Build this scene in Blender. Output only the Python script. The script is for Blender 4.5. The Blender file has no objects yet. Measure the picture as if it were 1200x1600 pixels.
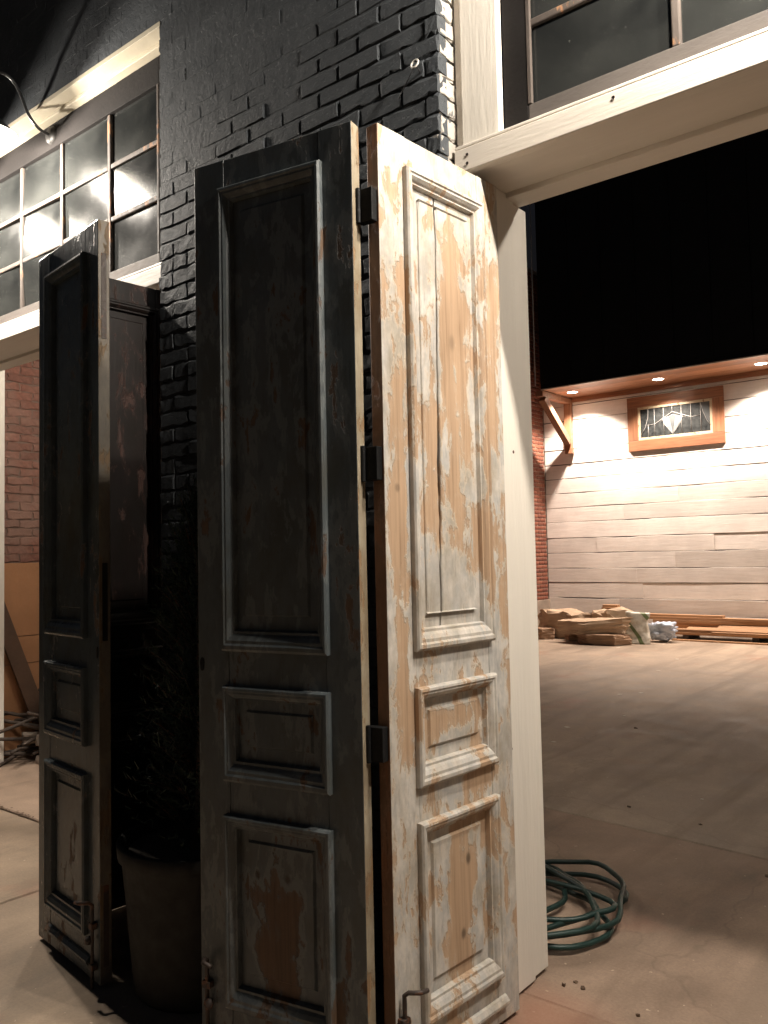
import bpy, bmesh, math, random
from mathutils import Vector, Matrix, noise as mnoise
from math import sin, cos, pi, radians as RAD

# ------------------------------------------------------------------ camera
SC = bpy.context.scene
COL = SC.collection
F_PX, CAM_H = 1310.0, 1.5
YAW, PITCH, ROLL = RAD(39.0), RAD(3.0), RAD(1.2)
_fw = Vector((-sin(YAW) * cos(PITCH), cos(YAW) * cos(PITCH), sin(PITCH)))
_r0 = Vector((cos(YAW), sin(YAW), 0)); _u0 = _r0.cross(_fw)
_r = cos(ROLL) * _r0 - sin(ROLL) * _u0
_u = sin(ROLL) * _r0 + cos(ROLL) * _u0
cd = bpy.data.cameras.new('camera'); cam = bpy.data.objects.new('camera', cd); COL.objects.link(cam)
cam.matrix_world = Matrix(((_r.x, _u.x, -_fw.x, 0), (_r.y, _u.y, -_fw.y, 0), (_r.z, _u.z, -_fw.z, CAM_H), (0, 0, 0, 1)))
cd.sensor_fit = 'HORIZONTAL'; cd.sensor_width = 36; cd.lens = F_PX / 1200 * 36
cd.clip_start = 0.05; cd.clip_end = 2000
SC.camera = cam
def project(p):
    d = Vector(p) - Vector((0, 0, CAM_H)); z = d.dot(_fw)
    if z < .05: return None
    return 600 + F_PX * d.dot(_r) / z, 800 - F_PX * d.dot(_u) / z

# ------------------------------------------------------------------ night sky
W = bpy.data.worlds.new('World'); SC.world = W; W.use_nodes = True
wn = W.node_tree; wn.nodes.clear()
sky = wn.nodes.new('ShaderNodeTexSky'); sky.sky_type = 'NISHITA'; sky.sun_disc = False
sky.sun_elevation = RAD(-4.0); sky.sun_rotation = RAD(200); sky.air_density = 1.0; sky.dust_density = 1.5; sky.ozone_density = 1.0
bg = wn.nodes.new('ShaderNodeBackground'); bg.inputs['Strength'].default_value = 0.48
wo = wn.nodes.new('ShaderNodeOutputWorld')
wn.links.new(sky.outputs[0], bg.inputs[0]); wn.links.new(bg.outputs[0], wo.inputs[0])
vs = SC.view_settings; vs.view_transform = 'Standard'; vs.look = 'None'; vs.exposure = 0.0; vs.gamma = 1.0; vs.use_curve_mapping = False
SC.render.engine = 'CYCLES'
SC.cycles.use_denoising = True
SC.cycles.max_bounces = 7; SC.cycles.diffuse_bounces = 4; SC.cycles.sample_clamp_indirect = 6.0
LAMP_W, LAMP_COL = 200.0, (1.0, .905, .79)          # gooseneck lamps
DOWN_W, DOWN_COL = 590.0, (1.0, .82, .69)          # recessed soffit lights

# ------------------------------------------------------------------ helpers
def tag(o, label=None, cat=None, group=None, kind=None):
    if label: o['label'] = label
    if cat: o['category'] = cat
    if group: o['group'] = group
    if kind: o['kind'] = kind
    return o
def empty(name, loc=(0, 0, 0), rz=0, **k):
    o = bpy.data.objects.new(name, None); COL.objects.link(o)
    o.empty_display_size = .1; o.location = loc; o.rotation_euler = (0, 0, rz)
    return tag(o, **k)
class MB:
    """collects faces, then links them as one mesh object"""
    def __init__(s): s.v = []; s.f = []
    def add(s, vs, fs):
        n = len(s.v); s.v += [tuple(p) for p in vs]; s.f += [tuple(i + n for i in f) for f in fs]; return s
    def box(s, a, b, M=None):
        (x0, y0, z0), (x1, y1, z1) = a, b
        vs = [(x0, y0, z0), (x1, y0, z0), (x1, y1, z0), (x0, y1, z0), (x0, y0, z1), (x1, y0, z1), (x1, y1, z1), (x0, y1, z1)]
        if M: vs = [M @ Vector(p) for p in vs]
        return s.add(vs, [(0, 3, 2, 1), (4, 5, 6, 7), (0, 1, 5, 4), (1, 2, 6, 5), (2, 3, 7, 6), (3, 0, 4, 7)])
    def bar(s, p, q, w, h):
        p, q = Vector(p), Vector(q); d = q - p; L = d.length; d /= L
        up = Vector((0, 0, 1)) if abs(d.z) < .95 else Vector((0, 1, 0))
        x = d.cross(up).normalized(); z = x.cross(d)
        M = Matrix((( x.x, d.x, z.x, p.x), (x.y, d.y, z.y, p.y), (x.z, d.z, z.z, p.z), (0, 0, 0, 1)))
        return s.box((-w / 2, 0, -h / 2), (w / 2, L, h / 2), M)
    def tube(s, pts, r, n=8, cap=True):
        pts = [Vector(p) for p in pts]; m = len(pts); rs = r if isinstance(r, (list, tuple)) else [r] * m
        prev = None; base = len(s.v); fs = []
        for i, p in enumerate(pts):
            t = (pts[min(i + 1, m - 1)] - pts[max(i - 1, 0)]).normalized()
            if prev is None: a = t.orthogonal().normalized()
            else: a = (prev - t * prev.dot(t)).normalized()
            prev = a; b = t.cross(a)
            for k in range(n):
                an = 2 * pi * k / n; s.v.append(tuple(p + (a * cos(an) + b * sin(an)) * rs[i]))
        for i in range(m - 1):
            for k in range(n):
                k2 = (k + 1) % n
                fs.append((base + i * n + k, base + i * n + k2, base + (i + 1) * n + k2, base + (i + 1) * n + k))
        if cap:
            fs.append(tuple(base + k for k in reversed(range(n)))); fs.append(tuple(base + (m - 1) * n + k for k in range(n)))
        s.f += fs; return s
    def lathe(s, prof, c, n=24, M=None):
        base = len(s.v); m = len(prof)
        for (r, z) in prof:
            for k in range(n):
                p = Vector((r * cos(2 * pi * k / n), r * sin(2 * pi * k / n), z))
                if M: p = M @ p
                s.v.append(tuple(p + Vector(c)))
        for i in range(m - 1):
            for k in range(n):
                k2 = (k + 1) % n
                s.f.append((base + i * n + k, base + i * n + k2, base + (i + 1) * n + k2, base + (i + 1) * n + k))
        return s
    def mesh(s, name, mat, smooth=False, off=(0, 0, 0)):
        me = bpy.data.meshes.new(name)
        me.from_pydata([(a - off[0], b - off[1], c - off[2]) for a, b, c in s.v], [], s.f)
        me.materials.append(mat)
        if smooth: me.polygons.foreach_set('use_smooth', [True] * len(me.polygons))
        me.update(); return me
    def build(s, name, mat, parent=None, off=None, smooth=False, bevel=0, **k):
        if off is None: off = tuple(parent.location) if parent and parent.parent is None and k.pop('world', True) else (0, 0, 0)
        k.pop('world', None)
        o = bpy.data.objects.new(name, s.mesh(name, mat, smooth, off)); COL.objects.link(o)
        if parent: o.parent = parent
        if bevel:
            b = o.modifiers.new('bevel', 'BEVEL'); b.width = bevel; b.segments = 2; b.limit_method = 'ANGLE'
            b.harden_normals = False
        return tag(o, **k)
def local(parent): return dict(off=(0, 0, 0))
def link_copy(me, name, parent, loc, rot=None, scale=None):
    o = bpy.data.objects.new(name, me); COL.objects.link(o); o.parent = parent; o.location = loc
    if rot: o.rotation_euler = rot
    if scale: o.scale = scale
    return o
def nz(p, s=1.0, seed=0): return mnoise.noise(Vector((p[0] * s + seed * 7.31, p[1] * s + seed * 3.7, p[2] * s - seed * 5.1)))

# ------------------------------------------------------------------ materials
class NT:
    def __init__(s, name):
        s.m = bpy.data.materials.new(name); s.m.use_nodes = True; s.t = s.m.node_tree; s.t.nodes.clear()
        s.out = s.n('OutputMaterial'); s.b = s.n('BsdfPrincipled'); s.l(s.b, 0, s.out, 0)
        s.tc = s.n('TexCoord')
    def n(s, k, **p):
        nd = s.t.nodes.new('ShaderNode' + k)
        for a, v in p.items(): setattr(nd, a, v)
        return nd
    def l(s, a, i, b, j): s.t.links.new(a.outputs[i], b.inputs[j])
    def obj(s, scale=(1, 1, 1), coord='Object'):
        mp = s.n('Mapping'); mp.inputs['Scale'].default_value = scale; s.l(s.tc, coord, mp, 'Vector'); return mp
    def noise(s, scale, detail=4, vec=None, rough=.55, dist=0):
        nd = s.n('TexNoise'); nd.inputs['Scale'].default_value = scale; nd.inputs['Detail'].default_value = detail
        nd.inputs['Roughness'].default_value = rough; nd.inputs['Distortion'].default_value = dist
        if vec: s.l(vec, 0, nd, 'Vector')
        return nd
    def ramp(s, src, i, stops, interp='LINEAR'):
        r = s.n('ValToRGB'); r.color_ramp.interpolation = interp; e = r.color_ramp.elements
        while len(e) < len(stops): e.new(.5)
        for q, (p, c) in enumerate(stops):
            e[q].position = p; e[q].color = (c, c, c, 1) if isinstance(c, (int, float)) else (*c, 1)
        s.l(src, i, r, 0); return r
    def math(s, op, a, b=None, clamp=False):
        m = s.n('Math', operation=op); m.use_clamp = clamp
        for k, x in enumerate((a, b)):
            if x is None: continue
            if isinstance(x, (int, float)): m.inputs[k].default_value = x
            else: s.l(x[0], x[1], m, k)
        return m
    def mix(s, fac, a, b, blend='MIX'):
        m = s.n('Mix', data_type='RGBA', blend_type=blend); m.clamp_factor = True
        for sock, x in ((0, fac), (6, a), (7, b)):
            if isinstance(x, (int, float)): m.inputs[sock].default_value = x
            elif isinstance(x, tuple) and not isinstance(x[0], bpy.types.Node): m.inputs[sock].default_value = (*x, 1)
            else: s.t.links.new(x[0].outputs[x[1]], m.inputs[sock])
        return (m, 2)
    def bump(s, src, i, strength=.3, dist=.01, prev=None):
        b = s.n('Bump'); b.inputs['Strength'].default_value = strength; b.inputs['Distance'].default_value = dist
        s.l(src, i, b, 'Height')
        if prev: s.l(prev, 0, b, 'Normal')
        return b
    def fin(s, col=None, rough=.6, bump=None, spec=.5, metal=0):
        if col is not None:
            if isinstance(col[0], bpy.types.Node): s.t.links.new(col[0].outputs[col[1]], s.b.inputs['Base Color'])
            else: s.b.inputs['Base Color'].default_value = (*col, 1)
        if isinstance(rough, (int, float)): s.b.inputs['Roughness'].default_value = rough
        else: s.t.links.new(rough[0].outputs[rough[1]], s.b.inputs['Roughness'])
        s.b.inputs['Specular IOR Level'].default_value = spec; s.b.inputs['Metallic'].default_value = metal
        if bump: s.l(bump, 0, s.b, 'Normal')
        return s.m
def blob_sum(t, blobs):
    """soft worn spots at fixed places on the surface: (x, z, rx, rz, strength)"""
    acc = None
    for (cx, cz, rx, rz, st) in blobs:
        sb = t.n('VectorMath', operation='SUBTRACT'); t.l(t.tc, 'Object', sb, 0); sb.inputs[1].default_value = (cx, 0, cz)
        ml = t.n('VectorMath', operation='MULTIPLY'); t.l(sb, 0, ml, 0); ml.inputs[1].default_value = (1 / rx, 0, 1 / rz)
        ln = t.n('VectorMath', operation='LENGTH'); t.l(ml, 0, ln, 0)
        mr = t.n('MapRange', interpolation_type='SMOOTHSTEP'); t.l(ln, 1, mr, 0)
        for k, v in ((1, 1.2), (2, .3), (3, 0), (4, st)): mr.inputs[k].default_value = v
        acc = mr if acc is None else t.math('ADD', (acc, 0), (mr, 0))
    return acc
def peel(name, paint, paint2, primer, wood, wood_dark, blobs=(), bias=.0, rough=.55, knots=(), plo=.46):
    t = NT(name)
    v = t.obj((1, 1, .42)); n1 = t.noise(13, 9, v, .62, .3)
    vb = t.obj((1, 1, .25)); n1b = t.noise(5, 3, vb, .5)
    s = t.math('ADD', (t.math('SUBTRACT', (t.math('MULTIPLY', (n1, 0), 1.75), 0), .375), 0), (t.math('MULTIPLY', (n1b, 0), .55), 0))
    s = t.math('ADD', (s, 0), bias - .28)
    if blobs: s = t.math('ADD', (s, 0), (blob_sum(t, blobs), 0))
    fs = t.noise(48, 6, t.obj((1, 1, .13)), .7); f2 = t.noise(120, 3, t.obj((1, 1, .5)), .6)
    s2 = t.math('ADD', (s, 0), (t.math('MULTIPLY', (t.math('SUBTRACT', (fs, 0), .5), 0), .34), 0))
    s2 = t.math('ADD', (s2, 0), (t.math('MULTIPLY', (t.math('SUBTRACT', (f2, 0), .5), 0), .16), 0))
    mask = t.ramp(s2, 0, [(.53, 0), (.575, .78), (.70, .97)])
    prim = t.ramp(s2, 0, [(plo, 0), (plo + .07, 1)])
    # wood grain
    vg = t.obj((60, 60, 1.6)); g = t.noise(1.2, 6, vg, .6, .6)
    gw = t.ramp(g, 0, [(.3, wood_dark), (.5, wood), (.72, tuple(min(1, c * 1.18) for c in wood))])
    vp = t.obj((1, 1, .5)); n2 = t.noise(22, 6, vp, .65); pr = t.ramp(n2, 0, [(.4, 0), (.6, 1)])
    n3 = t.noise(75, 4, t.obj((1, 1, .2)), .6); gr = t.ramp(n3, 0, [(.55, 0), (.72, 1)])
    pc = t.mix((pr, 0), paint, paint2); pc = t.mix((t.math('MULTIPLY', (gr, 0), .55), 0), pc, tuple(c * .5 for c in paint2))
    gm = t.noise(7, 6, t.obj((1, 1, .6)), .65); gmr = t.ramp(gm, 0, [(.46, 0), (.64, .70)]); pc = t.mix((gmr, 0), pc, tuple(c * q for c, q in zip(paint2, (.72, .62, .48))))
    c = t.mix((t.math('MULTIPLY', (prim, 0), .7), 0), pc, primer); c = t.mix((mask, 0), c, (gw, 0))
    if knots:
        kb = blob_sum(t, knots); c = t.mix((kb, 0), c, tuple(x * .28 for x in wood))
    # chips and nail holes
    ch = t.noise(160, 2, t.obj((1, 1, .6)), .5); cr = t.ramp(ch, 0, [(.72, 0), (.76, 1)])
    c = t.mix((t.math('MULTIPLY', (cr, 0), .6), 0), c, wood_dark)
    b1 = t.bump(t.math('SUBTRACT', 1.0, (mask, 0)), 0, .8, .0025)
    b2 = t.bump(g, 0, .25, .002, b1); b3 = t.bump(n2, 0, .2, .002, b2)
    ro = t.n('MapRange'); t.l(mask, 0, ro, 0); ro.inputs[3].default_value = rough; ro.inputs[4].default_value = .7
    return t.fin(c, (ro, 0), b3)
def painted(name, col, var=.2, rough=.5, bump=.3, bscale=40, stretch=(1, 1, 1), wear=None, spec=.5, wcut=.66):
    t = NT(name)
    n = t.noise(3.5, 6, t.obj(stretch)); r = t.ramp(n, 0, [(.3, tuple(c * (1 - var) for c in col)), (.7, tuple(min(1, c * (1 + var)) for c in col))])
    c = (r, 0)
    n2 = t.noise(bscale, 6, t.obj(stretch), .6)
    if wear:
        w = t.noise(16, 8, t.obj(stretch), .68); wr = t.ramp(w, 0, [(wcut, 0), (wcut + .03, 1)]); c = t.mix((wr, 0), c, wear)
    b = t.bump(n2, 0, bump, .004)
    rr = t.ramp(n2, 0, [(.3, max(.05, rough - .1)), (.7, min(1, rough + .12))])
    return t.fin(c, (rr, 0), b, spec)
def wood(name, col, dark, along='x', rough=.6, coat=0):
    t = NT(name)
    sc = {'x': (1.5, 34, 34), 'y': (34, 1.5, 34), 'z': (34, 34, 1.5)}[along]
    g = t.noise(1.4, 7, t.obj(sc), .6, .8); oi = t.n('ObjectInfo')
    r = t.ramp(g, 0, [(.28, dark), (.55, col), (.78, tuple(min(1, c * 1.25) for c in col))])
    v = t.n('MapRange'); t.l(oi, 'Random', v, 0); v.inputs[3].default_value = .7; v.inputs[4].default_value = 1.2
    hv = t.n('HueSaturation'); t.l(r, 0, hv, 'Color'); t.l(v, 0, hv, 'Value')
    b = t.bump(g, 0, .25, .003)
    return t.fin((hv, 0), rough, b)
def brick_mat(name, cols, rough=.8, wash=None, bump=.6):
    t = NT(name)
    oi = t.n('ObjectInfo'); ge = t.n('NewGeometry')
    rnd = t.math('FRACT', (t.math('ADD', (t.math('MULTIPLY', (oi, 'Random'), 7.3), 0), (ge, 'Random Per Island')), 0))
    r = t.ramp(rnd, 0, [(k / (len(cols) - 1), c) for k, c in enumerate(cols)])
    n = t.noise(26, 7, t.obj(coord='Object'), .65); nr = t.ramp(n, 0, [(.3, .65), (.7, 1.15)])
    c = t.mix(1.0, (r, 0), (nr, 0), 'MULTIPLY')
    if wash:
        g = t.n('Mapping'); t.l(ge, 'Position', g, 0); w = t.noise(2.2, 6, g, .6); wr = t.ramp(w, 0, [(.45, 0), (.62, .8)])
        c = t.mix((wr, 0), c, wash)
    n2 = t.noise(60, 6, t.obj(), .7); b = t.bump(n2, 0, bump, .006)
    return t.fin(c, rough, b, .3)
def charcoal(name):
    t = NT(name); ge = t.n('NewGeometry')
    g = t.n('Mapping'); t.l(ge, 'Position', g, 0)
    n = t.noise(4, 6, g, .6); r = t.ramp(n, 0, [(.3, (.043, .049, .055)), (.7, (.066, .072, .078))])
    n1 = t.noise(24, 7, g, .68, .4); n2 = t.noise(130, 5, g, .7)
    d = t.n('Mapping'); d.inputs['Scale'].default_value = (1, 1, .25); t.l(ge, 'Position', d, 0); n3 = t.noise(55, 3, d, .5)
    pit = t.ramp(t.noise(70, 4, g, .6), 0, [(.28, 0), (.40, 1)]); b = t.bump(n1, 0, .45, .010); b = t.bump(pit, 0, .7, .004, b); b = t.bump(n2, 0, .25, .002, b); b = t.bump(n3, 0, .22, .003, b)
    rr = t.ramp(n2, 0, [(.3, .65), (.7, .85)])
    return t.fin((r, 0), (rr, 0), b, .2)
def concrete(name, tint=(1, 1, 1), base=(.36, .285, .215), dark=(.23, .178, .132)):
    t = NT(name); ge = t.n('NewGeometry'); g = t.n('Mapping'); t.l(ge, 'Position', g, 0)
    n = t.noise(.55, 7, g, .62, .8); n2 = t.noise(3.2, 7, g, .65, .3); n3 = t.noise(90, 4, g, .6)
    st = t.n('Mapping'); st.inputs['Scale'].default_value = (.9, .16, 1); st.inputs['Rotation'].default_value = (0, 0, RAD(35)); t.l(ge, 'Position', st, 0)
    n4 = t.noise(2.6, 5, st, .6, .4)
    a = t.ramp(n, 0, [(.3, tuple(x * y for x, y in zip(dark, tint))), (.5, tuple(x * y for x, y in zip(base, tint))), (.75, tuple(x * y * 1.15 for x, y in zip(base, tint)))])
    m2 = t.ramp(n2, 0, [(.35, .78), (.65, 1.12)]); c = t.mix(1.0, (a, 0), (m2, 0), 'MULTIPLY')
    m4 = t.ramp(n4, 0, [(.38, .72), (.52, 1.05)]); c = t.mix(.75, c, (m4, 0), 'MULTIPLY')
    m3 = t.ramp(n3, 0, [(.3, .88), (.7, 1.08)]); c = t.mix(1.0, c, (m3, 0), 'MULTIPLY')
    sp = t.noise(34, 2, g, .4); spr = t.ramp(sp, 0, [(.73, 0), (.75, 1)]); c = t.mix((t.math('MULTIPLY', (spr, 0), .5), 0), c, tuple(x * 1.9 for x in base))
    wv_ = t.n('VectorMath', operation='ADD'); t.l(g, 0, wv_, 0); nv = t.noise(1.3, 4, g, .6); sv = t.n('VectorMath', operation='SCALE'); t.l(nv, 1, sv, 0); sv.inputs['Scale'].default_value = .9; t.l(sv, 0, wv_, 1)
    vo = t.n('TexVoronoi', feature='DISTANCE_TO_EDGE'); vo.inputs['Scale'].default_value = .33; t.l(wv_, 0, vo, 'Vector'); vr = t.ramp(vo, 0, [(.0, 1), (.0014, 0)]); c = t.mix((t.math('MULTIPLY', (vr, 0), .22), 0), c, tuple(x * .3 for x in dark))
    gt = t.noise(220, 2, g, .5); gtr = t.ramp(gt, 0, [(.66, 0), (.72, .5)]); c = t.mix((gtr, 0), c, tuple(x * .45 for x in dark))
    tm = t.n('Mapping'); tm.inputs['Scale'].default_value = (1.4, .05, 1); tm.inputs['Rotation'].default_value = (0, 0, RAD(-28)); t.l(ge, 'Position', tm, 0); tn_ = t.noise(2.4, 3, tm, .5, .2); tr_ = t.ramp(tn_, 0, [(.60, 0), (.68, .4)]); c = t.mix((tr_, 0), c, tuple(x * .62 for x in dark))
    rd = t.noise(1.1, 5, g, .6); rdr = t.ramp(rd, 0, [(.60, 0), (.72, .45)]); c = t.mix((rdr, 0), c, (.30, .13, .085))
    sb = t.n('VectorMath', operation='DISTANCE'); t.l(ge, 'Position', sb, 0); sb.inputs[1].default_value = (-1.38, 2.47, 0)
    sd_ = t.math('ADD', (sb, 1), (t.math('MULTIPLY', (n2, 0), .22), 0)); sdr = t.ramp(sd_, 0, [(.18, .5), (.38, 0)]); c = t.mix((sdr, 0), c, (.34, .135, .085))
    b = t.bump(n3, 0, .18, .003); b = t.bump(n2, 0, .15, .01, b)
    rr = t.ramp(n2, 0, [(.3, .55), (.7, .85)])
    return t.fin(c, (rr, 0), b, .35)
def glow(name, col, st):
    t = NT(name); t.b.inputs['Emission Color'].default_value = (*col, 1); t.b.inputs['Emission Strength'].default_value = st
    t.m.cycles.emission_sampling = 'NONE'
    return t.fin((.8, .8, .8), .5)
def dusty_glass(name):
    t = NT(name)
    n = t.noise(2.6, 4, t.obj(), .5, .3); r = t.ramp(n, 0, [(.35, (.013, .014, .014)), (.75, (.048, .050, .047))])
    n2 = t.noise(60, 3, t.obj(), .5); sp = t.ramp(n2, 0, [(.72, 0), (.74, 1)]); c = t.mix((t.math('MULTIPLY', (sp, 0), .3), 0), (r, 0), (.3, .3, .28))
    b = t.bump(t.noise(2.2, 2, t.obj()), 0, .10, .02)
    rr = t.ramp(n, 0, [(.3, .10), (.75, .26)])
    m = t.fin(c, (rr, 0), b, .6)
    tr = t.n('BsdfTransparent'); tr.inputs[0].default_value = (.55, .57, .55, 1); mx = t.n('MixShader'); mx.inputs[0].default_value = .72
    t.l(tr, 0, mx, 1); t.l(t.b, 0, mx, 2); t.l(mx, 0, t.out, 0)
    return m

PAINT_A, PAINT_B, PRIMER, TAN, TAN_D = (.63, .585, .525), (.45, .435, .41), (.60, .51, .40), (.44, .295, .185), (.30, .185, .105)
WB = [(.06, 1.35, .05, .62, .34), (.065, 1.95, .04, .22, .22), (.055, 2.55, .05, .16, .14), (.34, 2.12, .09, .46, .26), (.24, 1.72, .05, .28, .22), (.34, 1.60, .06, .25, .20),
      (.485, 1.62, .03, .50, .30), (.545, 2.15, .05, .30, .22), (.43, .79, .14, .055, .34), (.27, .985, .12, .05, .28), (.30, .45, .055, .24, .34),
      (.36, .52, .05, .10, .16), (.55, .60, .04, .18, .12), (.06, .30, .05, .30, -.12), (.27, 1.36, .16, .13, -.18), (.3, 2.70, .25, .05, -.16), (.12, 1.17, .10, .06, -.12)]
M_white = peel('peeled_white_paint', PAINT_A, PAINT_B, PRIMER, TAN, TAN_D, WB, -.035, knots=[(.352, .549, .014, .022, .9), (.320, .334, .014, .02, .9), (.235, 2.079, .013, .017, .35), (.334, 2.152, .016, .03, .4), (.055, 1.68, .013, .015, .6)])
DB = [(.28, .38, .11, .26, .30), (.52, .2, .05, .3, .2)]
M_slate = peel('worn_slate_paint', (.078, .093, .099), (.096, .111, .117), (.15, .165, .168), (.115, .066, .036), (.07, .04, .022), DB, -.15, rough=.42, plo=.36, knots=[(.22, .548, .012, .015, .9), (.33, .55, .012, .015, .9)])
M_slate2 = peel('glossy_slate_paint', (.060, .076, .086), (.075, .092, .10), (.12, .135, .14), (.12, .065, .03), (.06, .03, .02), [], -.16, rough=.27)
M_back = peel('dark_back_paint', (.018, .012, .011), (.015, .012, .011), (.04, .022, .018), (.055, .022, .014), (.025, .012, .01), [], -.10, rough=.35)
M_edge = peel('bare_edge_wood', (.36, .31, .225), (.30, .25, .18), (.32, .25, .16), (.28, .17, .085), (.13, .08, .045), [], -.04)
M_ledge = peel('grimy_edge_wood', (.15, .13, .10), (.12, .105, .085), (.17, .13, .085), (.18, .115, .06), (.07, .045, .025), [], -.02)
M_dedge = peel('stained_edge_wood', (.20, .10, .055), (.17, .09, .05), (.25, .13, .07), (.24, .11, .055), (.09, .045, .025), [], -.04)
M_char = charcoal('charcoal_wall_paint')
M_frame = painted('white_frame_paint', (.76, .71, .63), .10, .5, .45, 60, (1, 1, .12), wear=(.34, .26, .18), wcut=.70)
M_beam = painted('white_beam_paint', (.70, .645, .57), .12, .5, .4, 50, (.12, 1, 1), wear=(.36, .27, .19), wcut=.71)
M_sash = painted('dark_sash_paint', (.014, .0125, .012), .2, .8, .35, 60, (1, 1, 1), wear=(.06, .04, .03), wcut=.70, spec=.08)
M_munt = painted('worn_muntin_paint', (.075, .062, .054), .3, .7, .4, 60, (1, 1, .4), wear=(.26, .14, .075), wcut=.58, spec=.2)
M_rail = painted('grey_rail_paint', (.10, .088, .08), .25, .7, .4, 60, (.4, 1, 1), wear=(.17, .11, .075), wcut=.68, spec=.2)
M_cream = painted('cream_paint', (.50, .45, .345), .05, .5, .15, 40)
M_glass = dusty_glass('dusty_glass')
M_iron = painted('black_iron', (.006, .006, .0065), .3, .6, .3, 90, spec=.25)
M_rust = painted('rusty_iron', (.05, .035, .028), .4, .6, .5, 90, wear=(.12, .05, .025), wcut=.55)
M_conc = concrete('concrete_floor'); M_conc2 = concrete('concrete_pavement', (.84, .80, .76)); M_conc3 = concrete('concrete_threshold', (.92, .84, .82))
M_dirt = painted('packed_dirt', (.06, .048, .038), .4, .9, .6, 30)
def board_paint(name):
    t = NT(name); oi = t.n('ObjectInfo'); ge = t.n('NewGeometry'); gp = t.n('Mapping'); t.l(ge, 'Position', gp, 0)
    g = t.n('Mapping'); g.inputs['Scale'].default_value = (.10, 1, 1); t.l(ge, 'Position', g, 0)
    n = t.noise(26, 7, g, .65, .5); r = t.ramp(n, 0, [(.25, (.70, .66, .61)), (.5, (.79, .75, .70)), (.75, (.83, .795, .745))])
    st = t.noise(1.6, 6, gp, .65); sr = t.ramp(st, 0, [(.42, .91), (.62, 1.04)]); c = t.mix(1.0, (r, 0), (sr, 0), 'MULTIPLY')
    v = t.n('MapRange'); t.l(oi, 'Random', v, 0); v.inputs[3].default_value = .86; v.inputs[4].default_value = 1.06
    hv = t.n('HueSaturation'); t.t.links.new(c[0].outputs[c[1]], hv.inputs['Color']); t.l(v, 0, hv, 'Value'); c = (hv, 0)
    w = t.noise(9, 8, g, .7); wr = t.ramp(w, 0, [(.70, 0), (.74, 1)]); c = t.mix((t.math('MULTIPLY', (wr, 0), .7), 0), c, (.33, .26, .19))
    k = t.noise(30, 2, gp, .4); kr = t.ramp(k, 0, [(.77, 0), (.79, 1)]); c = t.mix((t.math('MULTIPLY', (kr, 0), .6), 0), c, (.20, .14, .10))
    return t.fin(c, .65, t.bump(n, 0, .5, .006))
M_wboard = board_paint('white_wall_board')
M_gap = painted('dark_backing', (.06, .05, .045), .2, .9, .2)
M_soff = wood('soffit_wood', (.34, .155, .075), (.15, .06, .03), 'x', .5)
M_brack = wood('bracket_wood', (.26, .125, .066), (.13, .056, .028), 'z', .5)
M_wfrm = wood('window_frame_wood', (.27, .122, .062), (.14, .058, .028), 'x', .45)
M_lumber = wood('lumber', (.46, .27, .14), (.25, .13, .065), 'x', .7)
M_ply = wood('plywood', (.40, .235, .125), (.28, .15, .08), 'x', .7)
M_osb = painted('orange_plywood', (.34, .165, .075), .15, .7, .3, 50)
M_black = painted('black_siding', (.0035, .0038, .0045), .15, .7, .2, 30, spec=.15)
M_red = brick_mat('red_brick', [(.19, .065, .042), (.25, .09, .055), (.15, .055, .04), (.28, .11, .065)], .85)
M_pink = brick_mat('limewashed_brick', [(.22, .10, .072), (.26, .118, .085), (.18, .085, .063), (.28, .135, .10)], .85, wash=(.25, .155, .12))
M_mort = painted('mortar', (.30, .24, .19), .25, .9, .5, 60)
M_mort2 = painted('dark_mortar', (.17, .115, .09), .3, .9, .5, 60)

# ------------------------------------------------------------------ ground
ground = MB().add([(-300, -300, -.07), (300, -300, -.07), (300, 300, -.07), (-300, 300, -.07)], [(0, 1, 2, 3)]).build('ground', M_dirt, kind='structure')
def slab(poly, mat, z=0.0, name='slab'):
    """a cast slab with a slightly rounded arris"""
    c = Vector((sum(p[0] for p in poly) / len(poly), sum(p[1] for p in poly) / len(poly)))
    def ins(d):
        out = []
        for p in poly:
            v = Vector(p) - c; out.append((p[0] - d * (1 if v.x > 0 else -1), p[1] - d * (1 if v.y > 0 else -1)))
        return out
    n = len(poly); rings = [(ins(0), -.065), (ins(0), z - .006), (ins(.006), z)]
    vs = []; fs = []
    for r, zz in rings: vs += [(x, y, zz) for x, y in r]
    for k in range(2):
        for i in range(n):
            j = (i + 1) % n; fs.append((k * n + i, k * n + j, (k + 1) * n + j, (k + 1) * n + i))
    fs.append(tuple(2 * n + i for i in range(n)))
    o = MB().add(vs, fs).build(name, mat, off=(0, 0, 0)); o.parent = ground
    o.matrix_parent_inverse = Matrix(); return o
g = .006
YA, YB = 2.565, 2.565
xs = [-9.6, -6.5, -3.735, .15, 2.4, 4.7]
ys = [-5.4, -2.7, .0, YA]
for i in range(len(xs) - 1):
    for j in range(len(ys) - 1):
        yt = ys[j + 1] - (g if xs[i] < -4 or j < 2 else -.0035); slab([(xs[i] + g, ys[j] + g), (xs[i + 1] - g, ys[j] + g), (xs[i + 1] - g, yt), (xs[i] + g, yt)], M_conc2)
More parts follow.
